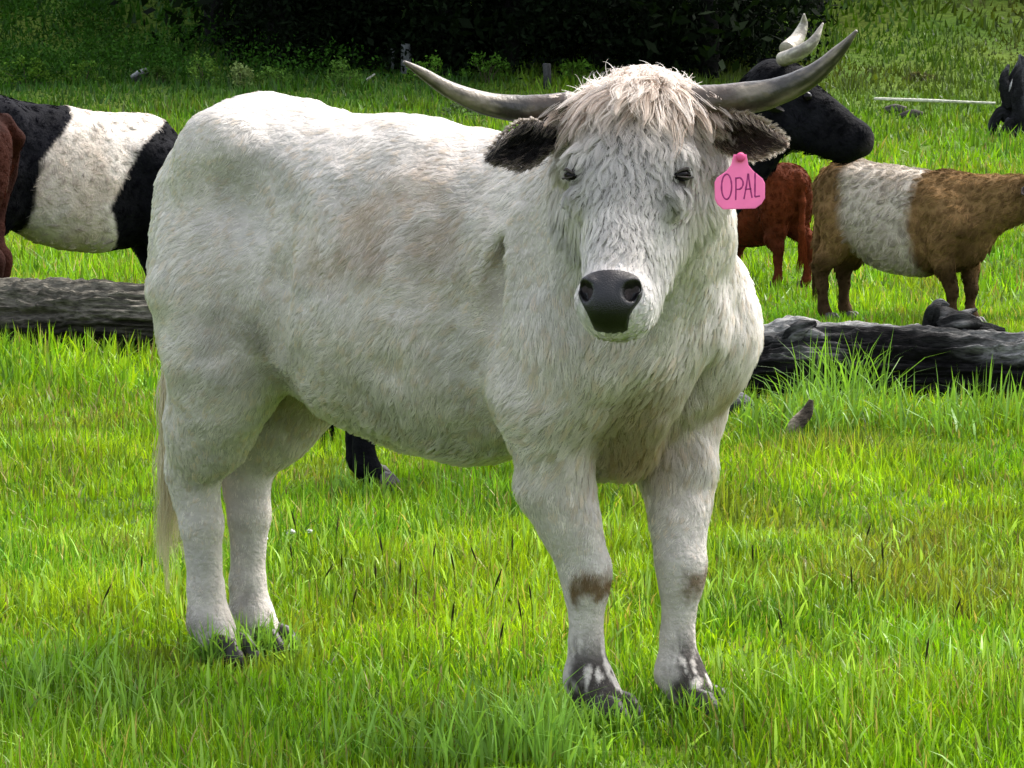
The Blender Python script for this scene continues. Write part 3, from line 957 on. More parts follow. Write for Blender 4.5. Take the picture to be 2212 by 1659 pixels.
    Lh = (0.045 + 0.095 * RNG.random(n) ** 1.3) * (1 - 0.35 * sstep(np.abs(q[:, 0]), 0.10, 0.15))
    pts = grow(r - nr * 0.002, nr, comb, Lh, 11, 0.55, 0.65, 0.34, 8.0, 24, np.clip(0.90 + 0.10 * RNG.normal(size=n), 0.45, 0.985), 300, 0.75, 16.0)
    fnear = grow.near
    # keep the strands outside the skull
    sh = RNG.random((n, 1, 1))
    for _ in range(3):
        qq = (pts - poll) @ RH.T
        c0 = np.array([0, -0.082, -0.13]); rad = np.array([0.137, 0.096, 0.185])
        e = (qq - c0) / rad; L2 = np.linalg.norm(e, axis=-1, keepdims=True)
        e = np.where(L2 < 1.04, e / np.maximum(L2, 1e-6) * (1.04 + 0.06 * sh), e)
        pts = poll + (c0 + e * rad) @ RH
    lk = RNG.random(n)[fnear][:, None]
    fcol = (np.array([0.60, 0.50, 0.42]) * lk + np.array([0.34, 0.24, 0.175]) * (1 - lk)) * RNG.uniform(0.8, 1.12, (n, 1))
    dk = (RNG.random(n) < 0.10)[:, None]
    fcol = np.where(dk, fcol * np.array([0.55, 0.45, 0.38]), fcol)
    fur('forelock', pts, fcol, root, radii=0.0008 * RNG.uniform(0.7, 1.3, n), tip=0.15)
    # a few stray hairs standing up on the poll
    n = 700
    wgt2 = np.where(hm, 1.0, 0.0) * (qv[:, 2] > -0.03) * (np.abs(qv[:, 0]) < 0.11)
    r, nr = sample(V, Q, N, n, wgt2)
    d = nz(np.array([0, 0, 1.0]) + u[None] * (headc(r)[:, :1] * 9) + 0.35 * RNG.normal(size=(n, 3)))
    pts = grow(r, nz(d), d + 0.3 * RNG.normal(size=(n, 3)), RNG.uniform(0.03, 0.095, n), 7, 1.2, 0.2, 0.15, 4, clump=0.5, nclump=40)
    fur('forelock', pts, np.array([0.62, 0.53, 0.44]) * RNG.uniform(0.8, 1.15, (n, 1)), root, 0.0007)

    # --- tail switch
    n = 2600
    z0 = RNG.uniform(0.62, 1.0, n); a = RNG.uniform(0, 2 * np.pi, n)
    r = np.stack([-0.182 + 0.022 * np.cos(a), 0.022 * np.sin(a), z0], -1)
    nr = np.stack([np.cos(a), np.sin(a), 0 * a], -1)
    Lh = np.where(z0 < 0.75, RNG.uniform(0.35, 0.62, n), RNG.uniform(0.05, 0.25, n))
    pts = grow(r, nr, np.tile([0.05, 0, -1.0], (n, 1)), Lh, 14, 0.06, 0.8, 0.40, 15.0, 30, 0.80, 60, 0.04, 5.0)
    pts[..., 2] = np.maximum(pts[..., 2], -0.01)
    tc = np.array([0.46, 0.37, 0.22]) * RNG.uniform(0.7, 1.2, (n, 1))
    tc[z0 > 0.8] *= np.array([1.1, 1.2, 1.5])
    fur('tail_hair', pts, np.clip(tc, 0, 0.8), root, 0.0009)
    # tuft at the tail head and along the rump edge
    return root, hp, ears


white, HP, EARS = build_white_cow()


def build_ear_tag():
    """pink tag hanging from the image-right ear, with the handwritten name"""
    D = 4.845
    o0 = P(1598, 392, D)
    root = empty('ear_tag', o0)
    root.rotation_euler = (0, 0, 0.10)
    tag(root, 'bright pink plastic ear tag with the handwritten word OPAL, in the white cow\'s ear', 'ear tag')
    k = D / FPX
    out = [(-14, -58), (14, -58), (18, -36), (30, -22), (50, -6), (55, 4), (55, 36), (48, 48), (34, 58), (-36, 60), (-48, 50), (-54, 38), (-55, 2), (-50, -8), (-30, -22), (-19, -36)]
    pl = np.array([(x * k, -y * k) for x, y in out])
    n = len(pl)
    th = 0.0013
    bow = lambda x: 0.10 * x * x * 30 * 0.02
    V = np.concatenate([np.stack([pl[:, 0], np.full(n, -th), pl[:, 1]], -1), np.stack([pl[:, 0], np.full(n, th), pl[:, 1]], -1),
                        np.stack([pl[:, 0] * 0.965, np.full(n, -th * 1.5), pl[:, 1] * 0.965], -1)])
    i = np.arange(n); j = np.roll(i, -1)
    me = bpy.data.meshes.new('plate')
    faces = [list(i + 2 * n)[::-1], list(i + n)] + [[int(a), int(b), int(b + n), int(a + n)] for a, b in zip(i, j)] + [[int(a), int(a + 2 * n), int(b + 2 * n), int(b)] for a, b in zip(i, j)]
    me.from_pydata([tuple(v) for v in V], [], [[int(q) for q in f] for f in faces])
    me.materials.append(M_TAG)
    bmod = link('plate', me, root)
    # stud through the ear
    th_ = np.linspace(0, 2 * np.pi, 20, endpoint=False)
    Vs, Fs = tube(np.array([(0, -0.012, 52 * k), (0, -0.010, 52 * k), (0, -0.007, 52 * k), (0, 0.016, 52 * k)]), [0.004, 0.0085, 0.0095, 0.004], 20)
    mesh('stud', Vs, Fs, M_STUD, root)
    # letters, drawn as marker strokes (pixels relative to the plate centre)
    def arc(cx, cy, rx, ry, a0, a1, m=22):
        a = np.radians(np.linspace(a0, a1, m)); return np.stack([cx + rx * np.cos(a), cy - ry * np.sin(a)], -1)
    letters = [
        ('letter', [arc(-29, 11, 11, 27, 96, 460)]),
        ('letter', [np.array([(-9, -9), (-8.5, 14), (-9, 40)]), np.concatenate([[(-9, -7)], arc(-3, 4, 10, 12.5, 80, -80), [(-9, 17)]])]),
        ('letter', [np.array([(9, 38), (14, 10), (18, -17)]), np.array([(18, -17), (22, 10), (27, 35)]), np.array([(11, 17), (18, 16), (25, 16)])]),
        ('letter', [np.array([(33, -19), (33, 8), (33, 33)]), np.array([(33, 33), (38, 32), (44, 31)])]),
    ]
    for nm, strokes in letters:
        Vs, Fs, off = [], [], 0
        for st in strokes:
            c = spline(np.array([(x * k, -th * 1.5 - 0.0003, -y * k) for x, y in st]), max(8, 2 * len(st)))
            t = nz(np.gradient(c, axis=0)); s_ = np.cross(t, [0, 1, 0]); w_ = 1.7 * k * (1 + 0.25 * noise(c, 400, 3))[:, None]
            V = np.concatenate([c - s_ * w_, c + s_ * w_, c - s_ * w_ + [0, 0.0006, 0], c + s_ * w_ + [0, 0.0006, 0]])
            m = len(c); i = np.arange(m - 1)
            Q = np.concatenate([np.stack([i, i + 1, i + 1 + m, i + m], -1), np.stack([i, i + 2 * m, i + 1 + 2 * m, i + 1], -1), np.stack([i + m, i + m + 1, i + 3 * m + 1, i + 3 * m], -1)])
            Vs.append(V); Fs.append(Q + off); off += len(V)
        mesh(nm, np.concatenate(Vs), np.concatenate(Fs), M_INK, bmod)


build_ear_tag()


# ------------------------------------------------------------------ the other cattle
def build_cow(name, label, loc, heading, scale, colour, head='level', grid=0.016, nfur=9000, furlen=0.03, poll=None, muz=None, horns=None, seed=1, hoofc=(0.03, 0.025, 0.02), earc=((0.03, 0.02, 0.02), (0.03, 0.03, 0.03)), facec=None, stance=0.0, hk=1.0, tail_t=0.0, furrad=0.0013, deep=0.0):
    rng = np.random.default_rng(seed)
    root = empty(name, loc, heading, scale)
    tag(root, label, 'cow')
    poll = np.array({'level': (1.62, 0, 1.36), 'grazing': (1.62, 0.1, 0.62), 'up': (1.70, 0, 1.52)}[head] if poll is None else poll, float)
    muz = np.array({'level': (1.98, 0, 1.02), 'grazing': (1.78, 0.12, 0.14), 'up': (2.12, 0, 1.27)}[head] if muz is None else muz, float)
    w = nz(poll - muz); Lh = np.linalg.norm(poll - muz)
    u = nz(np.cross(w, (0, 0, 1.0)) if abs(w[2]) < 0.9 else np.cross(w, (-1.0, 0, 0)))
    if u[1] < 0: u = -u
    v = np.cross(u, w)
    fwd = nz(muz - np.array([1.2, 0, 0.95]))
    if np.dot(v, [0, 0, 1]) < 0 and head != 'grazing': v = -v
    if head == 'grazing' and v[0] < 0: v = -v
    RH = np.stack([u, v, w]); k = Lh / 0.5 * hk
    hp = lambda a, b, c: poll + (u * a + v * b) * k + w * c * k / hk
    lo = np.minimum([-0.34, -0.45, -0.02], np.minimum(poll, muz) - 0.24); hi = np.maximum([1.5, 0.45, 1.45], np.maximum(poll, muz) + 0.24)
    f = Field(lo, hi, grid)
    f.torso([(a_, b_, c_ - deep * float(sstep(a_, -0.1, 0.35)), d_ * (1 + 0.5 * deep)) for a_, b_, c_, d_ in TORSO], 0.02)
    hind = [(-0.02 - stance, -0.13), (0.03 + stance, 0.13)]; front = [(1.13 + stance, -0.12), (1.17 - stance, 0.12)]
    legs(f, hind, front)
    for g in (-1, 1):
        f.ell((0.17, g * 0.19, 1.19), (0.10, 0.07, 0.08), 0.10)
        f.ell((-0.06, g * 0.09, 1.09), (0.06, 0.06, 0.10), 0.08)
        f.ell((1.12, g * 0.20, 0.84), (0.15, 0.09, 0.22), 0.07)
        f.ell((1.26, g * 0.12, 0.80), (0.09, 0.10, 0.12), 0.07)
    f.ell((1.24, 0, 0.72), (0.17, 0.13, 0.20), 0.10)
    f.chain([(-0.08, 0, 1.22), (-0.15, tail_t * 0.3, 1.12), (-0.16 + 0.3 * abs(tail_t), tail_t, 0.92), (-0.16 + 0.8 * abs(tail_t), tail_t, 0.62), (-0.16 + abs(tail_t), tail_t, 0.40)], [0.045, 0.038, 0.032, 0.035, 0.03], 0.05)
    f.cap((1.05, 0, 0.98), hp(0, -0.15, -0.08), 0.225, 0.125, 0.10, flat=((0, 1, 0), 0.8))
    f.cap((1.18, 0, 0.84), hp(0, -0.17, -0.18), 0.20, 0.10, 0.10, flat=((0, 1, 0), 0.8))
    f.ell(hp(0, -0.085, -0.08), np.array([0.115, 0.09, 0.10]) * k, 0.05, RH)
    f.cap(hp(0, -0.09, -0.14), hp(0, -0.062, -0.42), 0.105 * k, 0.062 * k, 0.05)
    f.ell(hp(0, -0.06, -0.45), np.array([0.072, 0.058, 0.055]) * k, 0.03, RH)
    for g in (-1, 1):
        f.cap(hp(g * 0.055, -0.165, -0.19), hp(g * 0.03, -0.115, -0.42), 0.068 * k, 0.042 * k, 0.05)
    V, Q = f.surface()
    N = vnormals(V, Q)
    V = V + N * ((0.010 * fbm(V, 6, 2, seed) + 0.006 * fbm(V, 15, 2, seed + 1)) * sstep(V[:, 2], 0.3, 0.6))[:, None]
    N = vnormals(V, Q)
    C = colour(V)
    q = (V - poll) @ RH.T / k
    kn = (sstep(-q[:, 2], 0.40, 0.44) * (np.abs(q[:, 0]) < 0.1) * (q[:, 1] > -0.09) * (q[:, 2] > -0.6))[:, None]
    C = C * (1 - kn) + np.array([0.02, 0.017, 0.017]) * kn
    mesh('body', V, Q, M_COAT, root, color=C * 0.85)
    for hs, ht in hind + front: hoof_mesh('hoof', (hs + 0.03, ht, 0), root, hoofc)
    for g in (-1, 1):
        ear_mesh('ear', hp(g * 0.10, -0.12, -0.10), hp(g * 0.26, -0.13, -0.12), -v, 0.10 * k, root, earc[0], earc[1], 0.55, 0.05)
        c = hp(g * 0.108, -0.045, -0.20)
        ph, th = np.meshgrid(np.linspace(0, np.pi, 9), np.linspace(0, 2 * np.pi, 14, endpoint=False), indexing='ij')
        S = np.stack([np.sin(ph) * np.cos(th), np.sin(ph) * np.sin(th), np.cos(ph)], -1).reshape(-1, 3) * 0.02 + c
        i = np.arange(126).reshape(9, 14); j = np.roll(i, -1, 1)
        mesh('eye', S, np.stack([i[:-1], i[1:], j[1:], j[:-1]], -1).reshape(-1, 4), M_EYE, root)
    if horns:
        for path, rad in horns: horn_mesh(path, rad, root, dark=(0.16, 0.14, 0.11), pale=(0.36, 0.33, 0.26), base=(0.30, 0.26, 0.20), tipc=(0.22, 0.19, 0.16), seed=seed)
    wgt = sstep(V[:, 2], 0.06, 0.15) * (1 - kn[:, 0])
    r, nr = sample(V, Q, N, nfur, wgt, rng)
    comb = np.tile([-0.6, 0, -0.8], (nfur, 1))
    L = furlen * rng.uniform(0.6, 1.3, nfur) * (1 - 0.5 * sstep(0.5 - r[:, 2], 0, 0.2))
    pts = grow(r - nr * 0.004, nr, comb, L, 5, 0.55, 0.15, 0.4, 5, 20, 0.75, max(200, nfur // 14), 1.0, 8.0, rng)
    cl = rng.uniform(0.55, 1.25, nfur)[grow.near][:, None]
    fur('coat', pts, np.clip(colour(r) * cl * rng.uniform(0.85, 1.12, (nfur, 1)), 0.002, 0.8), root, furrad, mat=M_FURD)
    # tail switch
    n = 500
    a = rng.uniform(0, 6.28, n); z0 = rng.uniform(0.38, 0.65, n)
    r = np.stack([-0.16 + 0.9 * abs(tail_t) + 0.03 * np.cos(a), tail_t + 0.03 * np.sin(a), z0], -1)
    pts = grow(r, np.stack([np.cos(a), np.sin(a), 0 * a], -1), np.tile([0.02, 0, -1.0], (n, 1)), rng.uniform(0.1, 0.28, n), 7, 0.1, 0.8, 0.2, 6, 20, 0.7, 30, 0.1, 5, rng)
    pts[..., 2] = np.maximum(pts[..., 2], 0.05)
    fur('tail_hair', pts, colour(r), root, 0.0015, mat=M_FURD)
    return root


def plain(c, c2, sc=4.0, amt=0.6, seed=1):
    c, c2 = np.array(c), np.array(c2)
    def fn(p):
        k = (amt * sstep(fbm(p, sc, 3, seed), -0.3, 0.5))[:, None]
        return c * (1 - k) + c2 * k
    return fn


def belted(cd, cd2, cb, cb2, e0, e1, seed=1, darkleg=0.0, soft=0.012):
    """e0, e1: (z list, s list) of the belt's rear and front edges"""
    f1 = plain(cd, cd2, 4, 0.7, seed); f2 = plain(cb, cb2, 5, 0.6, seed + 5)
    def fn(p):
        j = 0.025 * fbm(p, 10, 3, seed + 9)
        a0 = np.interp(p[:, 2], *e0) + j; a1 = np.interp(p[:, 2], *e1) + j
        k = (sstep(p[:, 0], a0 - soft, a0 + soft) * (1 - sstep(p[:, 0], a1 - soft, a1 + soft)))[:, None]
        dk = (darkleg * sstep(0.62 - p[:, 2] + 0.1 * fbm(p, 9, 2, 5), 0, 0.25))[:, None]
        return f1(p) * (1 - k) * (1 - dk) + f2(p) * k
    return fn


def place(px, D):
    x = (px - CX) / FPX * D * 1.0
    return np.array([x, D, float(ground_z(x, D))])


BLACK, BLACK2 = (0.0035, 0.0035, 0.0045), (0.008, 0.008, 0.011)
# black horned cow behind the white one, head raised to the right
a = place(778, 9.1); b = place(1470, 9.55)
hd = math.atan2(b[1] - a[1], b[0] - a[0])
def bl(px, py, D):
    p = P(px, py, D) - np.array([a[0], a[1], a[2]])
    return np.array([p[0] * math.cos(hd) + p[1] * math.sin(hd), -p[0] * math.sin(hd) + p[1] * math.cos(hd), p[2]]) / 0.92
bpoll, bmuz = bl(1672, 118, 9.6), bl(1898, 290, 9.55)
hornA = [bl(1700, 108, 9.65), bl(1722, 84, 9.71), bl(1735, 55, 9.73), bl(1737, 30, 9.71)]
hornB = [bl(1690, 128, 9.51), bl(1722, 116, 9.41), bl(1755, 92, 9.37), bl(1778, 50, 9.39)]
build_cow('black_cow', 'black horned cow with raised head, mostly hidden behind the white cow', a, hd, 0.92, plain(BLACK, BLACK2), poll=bpoll, muz=bmuz, head='up',
          horns=[(hornA, [0.036, 0.030, 0.020, 0.004]), (hornB, [0.030, 0.030, 0.022, 0.004])], grid=0.013, nfur=14000, furlen=0.035, seed=3, hk=1.15,
          earc=((0.03, 0.025, 0.02), (0.008, 0.008, 0.008)))
# black cow with a white belt at the left
a = place(-75, 15.6); b = place(270, 16.1)
build_cow('belted_cow', 'black cow with a broad white belt, behind the grey log on the left', a, math.atan2(b[1] - a[1], b[0] - a[0]), 1.11,
          belted(BLACK, BLACK2, (0.58, 0.52, 0.46), (0.40, 0.31, 0.23), ([0.30, 0.42, 0.95, 1.2, 1.35], [0.6, 0.30, 0.35, 0.57, 0.62]), ([0.30, 0.42, 0.68, 0.76, 1.05, 1.21, 1.3], [0.6, 0.84, 0.77, 0.79, 0.97, 1.20, 1.28]), 11), head='grazing', nfur=20000, furlen=0.026, seed=11, deep=0.07)
# dark red cow cut off by the left edge
a = place(-16, 15.0)
build_cow('dark_red_cow', 'dark red-brown cow whose rump shows at the left edge', a, math.pi + 0.22, 1.06, plain((0.028, 0.007, 0.0035), (0.010, 0.0035, 0.003)), tail_t=-0.17, nfur=9000, seed=21, furlen=0.02)
# tan cow with a pale belt at the right
a = place(1802, 18.2); b = place(2075, 17.6)
build_cow('belted_cow', 'tan curly-coated cow with a pale belt, behind the charred log on the right', a, math.atan2(b[1] - a[1], b[0] - a[0]), 0.885,
          belted((0.22, 0.13, 0.055), (0.095, 0.054, 0.024), (0.46, 0.40, 0.33), (0.30, 0.24, 0.18), ([0.25, 0.36, 0.8, 1.2, 1.35], [0.6, 0.34, 0.22, 0.20, 0.26]), ([0.25, 0.36, 0.8, 1.2, 1.35], [0.6, 0.88, 0.80, 0.84, 0.90]), 31, 0.7, 0.05), nfur=30000, furlen=0.050, seed=31, furrad=0.0017, deep=0.11,
          poll=(1.82, -0.02, 1.24), muz=(2.14, -0.05, 0.88))
# rust red cow further back
a = place(1712, 21.5)
build_cow('rust_red_cow', 'rust red cow standing between the white cow and the tan belted cow', a, math.pi / 2 + 0.55, 0.80, plain((0.10, 0.022, 0.007), (0.045, 0.012, 0.005)), nfur=16000, seed=41, furlen=0.045, furrad=0.0017, deep=0.08, head='grazing', stance=0.06)


# ------------------------------------------------------------------ logs, stumps, posts
def wood_colours(V, pale, dark, seed, stretch, bias=0.0, amt=0.45):
    k = sstep(fbm(V * np.array(stretch), 6, 4, seed) + bias, -amt, amt)[:, None]
    return np.array(dark) * (1 - k) + np.array(pale) * k


def build_log(name, label, path, rad, pale, dark, seed, nseg=44, nst=90, bark=0.10, bias=0.0, toplit_bleach=0.0, cat='log', parent=None, lumpy=0.18):
    c = spline(np.concatenate([np.asarray(path, float), np.asarray(rad, float)[:, None]], 1), nst)
    L = np.linalg.norm(c[-1, :3] - c[0, :3])
    def disp(th, s, pos):
        q = np.stack([np.cos(th) * 2.6, np.sin(th) * 2.6, s * L * 1.1], -1)
        r1 = 1 - 2 * np.abs(noise(q, 1.6, seed)); r2 = 1 - 2 * np.abs(noise(q * np.array([1, 1, 1.6]), 3.4, seed + 2))
        lump = noise(np.stack([np.cos(th), np.sin(th), s * L * 1.6], -1), 1.1, seed + 5)
        r3 = 1 - 2 * np.abs(noise(q * np.array([1, 1, 1.2]), 9.0, seed + 3)) + 0.8 * noise(q, 18.0, seed + 4)
        return 1 + bark * (0.7 * r1 + 0.55 * r2 + 0.35 * r3) + lumpy * lump
    V, F = tube(c[:, :3], c[:, 3], nseg, disp)
    ax = nz(c[-1, :3] - c[0, :3])
    cen = np.concatenate([np.repeat(c[:, :3], nseg, 0), c[:1, :3], c[-1:, :3]])
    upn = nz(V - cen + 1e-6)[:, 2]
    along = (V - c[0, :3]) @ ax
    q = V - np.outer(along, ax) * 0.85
    k = sstep(fbm(q, 7, 4, seed + 8) + bias + toplit_bleach * upn, -0.35, 0.35)[:, None]  # paler upward: bleached wood, plus top light and front shade put into the colour
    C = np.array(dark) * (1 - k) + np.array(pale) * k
    o = mesh(name, V, F, M_LOG, parent, color=C)
    if parent is None: tag(o, label, cat)
    return o


# right: charred log with a weathered top, front also painted black for shade
r0 = empty('charred_log', (2.0, 11.4, 0))
tag(r0, 'charred black fallen log with a weathered grey top, right of the white cow', 'log')
def rel(p): return np.asarray(p) - np.array([2.0, 11.4, 0])
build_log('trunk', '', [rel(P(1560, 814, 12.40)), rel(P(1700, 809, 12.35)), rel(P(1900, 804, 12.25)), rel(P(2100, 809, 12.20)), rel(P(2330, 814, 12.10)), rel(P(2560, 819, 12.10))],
          [0.165, 0.195, 0.17, 0.17, 0.18, 0.175], (0.20, 0.195, 0.185), (0.006, 0.0055, 0.0055), 5, bark=0.21, bias=-0.95, toplit_bleach=1.05, lumpy=0.26, parent=r0, nseg=170, nst=260)
kr = np.random.default_rng(5)
for x0, y0, x1, y1, rd in [(1668, 742, 1730, 700, 0.035), (1700, 735, 1762, 697, 0.04), (1735, 712, 1800, 738, 0.035), (1690, 722, 1745, 708, 0.03), (1640, 752, 1700, 722, 0.03),
                           (2010, 690, 2075, 678, 0.04), (2030, 705, 2120, 700, 0.05), (2060, 690, 2110, 668, 0.02), (2090, 722, 2170, 715, 0.045), (2005, 700, 2030, 655, 0.03), (2120, 735, 2205, 740, 0.04), (1985, 735, 2050, 700, 0.04), (2060, 740, 2150, 728, 0.05)]:
    Dk = 12.3 + kr.uniform(-0.06, 0.06)
    m_ = ((x0 + x1) / 2 + kr.uniform(-8, 8), (y0 + y1) / 2 + kr.uniform(-7, 4))
    build_log('splintered_root', '', [rel(P(x0, y0 + 8, Dk)), rel(P(*m_, Dk - 0.03)), rel(P(x1, y1, Dk))], [rd * 0.8, rd * 0.8, rd * 0.25], (0.20, 0.195, 0.19), (0.010, 0.010, 0.010), int(kr.integers(100)), parent=r0, nst=26, nseg=22, bark=0.45, bias=-0.25, lumpy=0.3)
build_log('splinter', '', [rel(P(2015, 672, 12.40)), rel(P(2030, 655, 12.40)), rel(P(2050, 660, 12.40))], [0.022, 0.018, 0.006], (0.08, 0.08, 0.08), (0.012, 0.011, 0.011), 19, parent=r0, nst=16, bark=0.3)
# left: long grey log
p1, p2, p3, p4 = P(-330, 688, 14.0), P(0, 688, 13.9), P(250, 688, 13.8), P(640, 712, 13.7)
build_log('weathered_log', 'long weathered grey log lying in the grass behind the white cow on the left', [p1, p2, p3, p4], [0.185, 0.18, 0.175, 0.16], (0.11, 0.10, 0.08), (0.010, 0.009, 0.007), 45, bark=0.20, bias=-0.18, toplit_bleach=0.2, nst=260, nseg=150)
# small charred lumps in the grass
for px, py, D, r, lab in ((1585, 892, 10.9, 0.055, 'small charred wood chunk at the foot of the charred log'),):
    g = on_ground(px, py + 16)
    build_log('charred_chunk', lab, [g + [-0.07, 0, 0.05], g + [0, 0, 0.07], g + [0.08, 0.02, 0.05]], [0.045, 0.06, 0.04], (0.10, 0.10, 0.10), (0.015, 0.015, 0.015), 7, nst=20, nseg=20, bark=0.25, bias=-0.2)
g = on_ground(668, 935)
build_log('charred_branch', 'charred branch end seen between the white cow\'s hind legs and belly', [g + [-0.35, 0.1, 0.06], g + [0, 0, 0.09], g + [0.13, -0.02, 0.05]], [0.06, 0.06, 0.03], (0.05, 0.05, 0.05), (0.012, 0.012, 0.012), 8, nst=26, nseg=22, bark=0.25, bias=-0.2)
g = on_ground(1732, 960)
build_log('dead_stick', 'short pale dead stick leaning in the grass before the charred log', [g + [-0.02, 0, -0.02], g + [-0.03, 0, 0.07], g + [0.02, 0.01, 0.13], g + [0.04, 0.01, 0.19]], [0.036, 0.032, 0.024, 0.008], (0.30, 0.25, 0.19), (0.05, 0.04, 0.03), 9, nst=22, nseg=18, bark=0.25, cat='stick')
# far: fallen pale pole, wood pieces, burnt stump, boulder, posts
e0, e1 = P(1888, 213, 33.0), P(2150, 223, 33.0)
for e in (e0, e1): e[2] = max(e[2], float(ground_z(e[0], e[1])) + 0.03)
build_log('fallen_pole', 'long thin pale pole lying across the far pasture on the right', [e0, (e0 + e1) / 2, e1], [0.020, 0.022, 0.018], (0.40, 0.40, 0.33), (0.22, 0.22, 0.18), 51, nst=40, nseg=12, bark=0.05, cat='pole', bias=0.2)
for k_, (px, py, ln, r, ang, pal, lab) in enumerate([(1930, 238, 0.45, 0.06, 0.1, (0.45, 0.40, 0.35), 'pale broken branch near the black cow\'s muzzle'), (1968, 250, 0.40, 0.065, -0.1, (0.10, 0.09, 0.07), 'dark broken branch beside the pale one, far right pasture')]):
    g = on_ground(px, py + 6)
    d = np.array([math.cos(ang), math.sin(ang), 0.05]) * ln / 2
    build_log('broken_branch', lab, [g - d + [0, 0, r * 0.6], g + [0, 0, r * 1.1], g + d + [0, 0, r * 0.7]], [r * 0.5, r, r * 0.6], pal, (0.05, 0.045, 0.04), 61 + k_, nst=24, nseg=14, bark=0.3, cat='branch')
g = on_ground(2195, 292)
st = empty('burnt_stump', g)
tag(st, 'tall burnt tree stump with pale torn wood at the right edge', 'stump')
hh = g[1] / FPX
for j_, (pts_, rr_, nm_) in enumerate([
        ([(0.02, 0, -0.1), (0.05, 0, 50 * hh), (-0.04, 0, 100 * hh), (0.06, 0, 150 * hh), (0.03, 0, 172 * hh)], [30, 24, 18, 9, 2], 'trunk'),
        ([(0.1, 0.1, 40 * hh), (0.22, 0.05, 100 * hh), (0.2, 0, 140 * hh), (0.27, 0, 160 * hh)], [20, 17, 10, 2], 'trunk'),
        ([(-0.1, -0.05, 60 * hh), (-26 * hh, -0.08, 100 * hh), (-30 * hh, -0.08, 122 * hh), (-20 * hh, -0.05, 150 * hh)], [12, 10, 7, 2], 'branch'),
        ([(-0.1, 0, 28 * hh), (-34 * hh, -0.05, 48 * hh), (-50 * hh, -0.05, 22 * hh), (-56 * hh, -0.05, -0.02)], [11, 10, 8, 5], 'root'),
        ([(-0.1, -0.1, 20 * hh), (-20 * hh, -0.2, 26 * hh), (-34 * hh, -0.25, 8 * hh), (-40 * hh, -0.25, -0.03)], [10, 9, 6, 4], 'root'),
        ([(-24 * hh, -0.25, 92 * hh), (-21 * hh, -0.24, 104 * hh), (-16 * hh, -0.20, 118 * hh)], [0.6, 1.5, 0.5], 'torn_wood')]):
    tw = nm_ == 'torn_wood'
    build_log(nm_, '', pts_, np.array(rr_) * hh, (0.45, 0.45, 0.46) if tw else (0.12, 0.12, 0.13), (0.15, 0.15, 0.15) if tw else (0.010, 0.010, 0.011), 71 + j_, parent=st, bark=0.4, bias=-0.3, nst=40, nseg=26)
g = on_ground(302, 176)
hh = g[1] / FPX
bs = build_log('fallen_stump', 'grey leaning stump lying in the far pasture on the left', [g + [-16 * hh, 0, 4 * hh], g + [2 * hh, 0, 14 * hh], g + [16 * hh, 0.05, 24 * hh]], [8 * hh, 9 * hh, 6 * hh], (0.34, 0.36, 0.36), (0.06, 0.06, 0.06), 81, nst=22, nseg=18, bark=0.2, cat='stump')
g = on_ground(796, 180)
hh = g[1] / FPX
build_log('leaning_stick', 'thin pale stick leaning among far weeds left of the horn tip', [g + [-12 * hh, 0, 1 * hh], g + [0, 0, 10 * hh], g + [14 * hh, 0, 20 * hh]], [2.2 * hh, 2.4 * hh, 1.6 * hh], (0.50, 0.50, 0.42), (0.2, 0.2, 0.17), 83, nst=14, nseg=10, bark=0.1, cat='stick')
for k_, (px, pt, pb, wd, pal, lab) in enumerate([(876, 96, 158, 11, (0.13, 0.14, 0.14), 'thick grey fence post behind the left horn tip'), (848, 98, 150, 4, (0.20, 0.21, 0.21), 'thin grey stake beside the thick post behind the left horn tip'),
                                       (1181, 138, 192, 9, (0.05, 0.05, 0.05), 'dark fence post just left of the white cow\'s forelock')]):
    g = on_ground(px, pb)
    hh = g[1] / FPX
    V, F = tube(np.array([g + [0, 0, -0.2], g + [0.01, 0, (pb - pt) * 0.5 * hh], g + [0.0, 0, (pb - pt) * hh - 0.02], g + [0, 0, (pb - pt) * hh]]), np.array([1, 1, 0.97, 0.8]) * wd * hh, 12, lambda th, s, pos: 1 + 0.12 * noise(pos, 9, 4))
    o = mesh('fence_post', V, F, M_WOOD, color=wood_colours(V, pal, np.array(pal) * 0.35, 5, (1, 1, 0.2)))
    tag(o, lab, 'fence post', 'old fence posts before the dark wood')


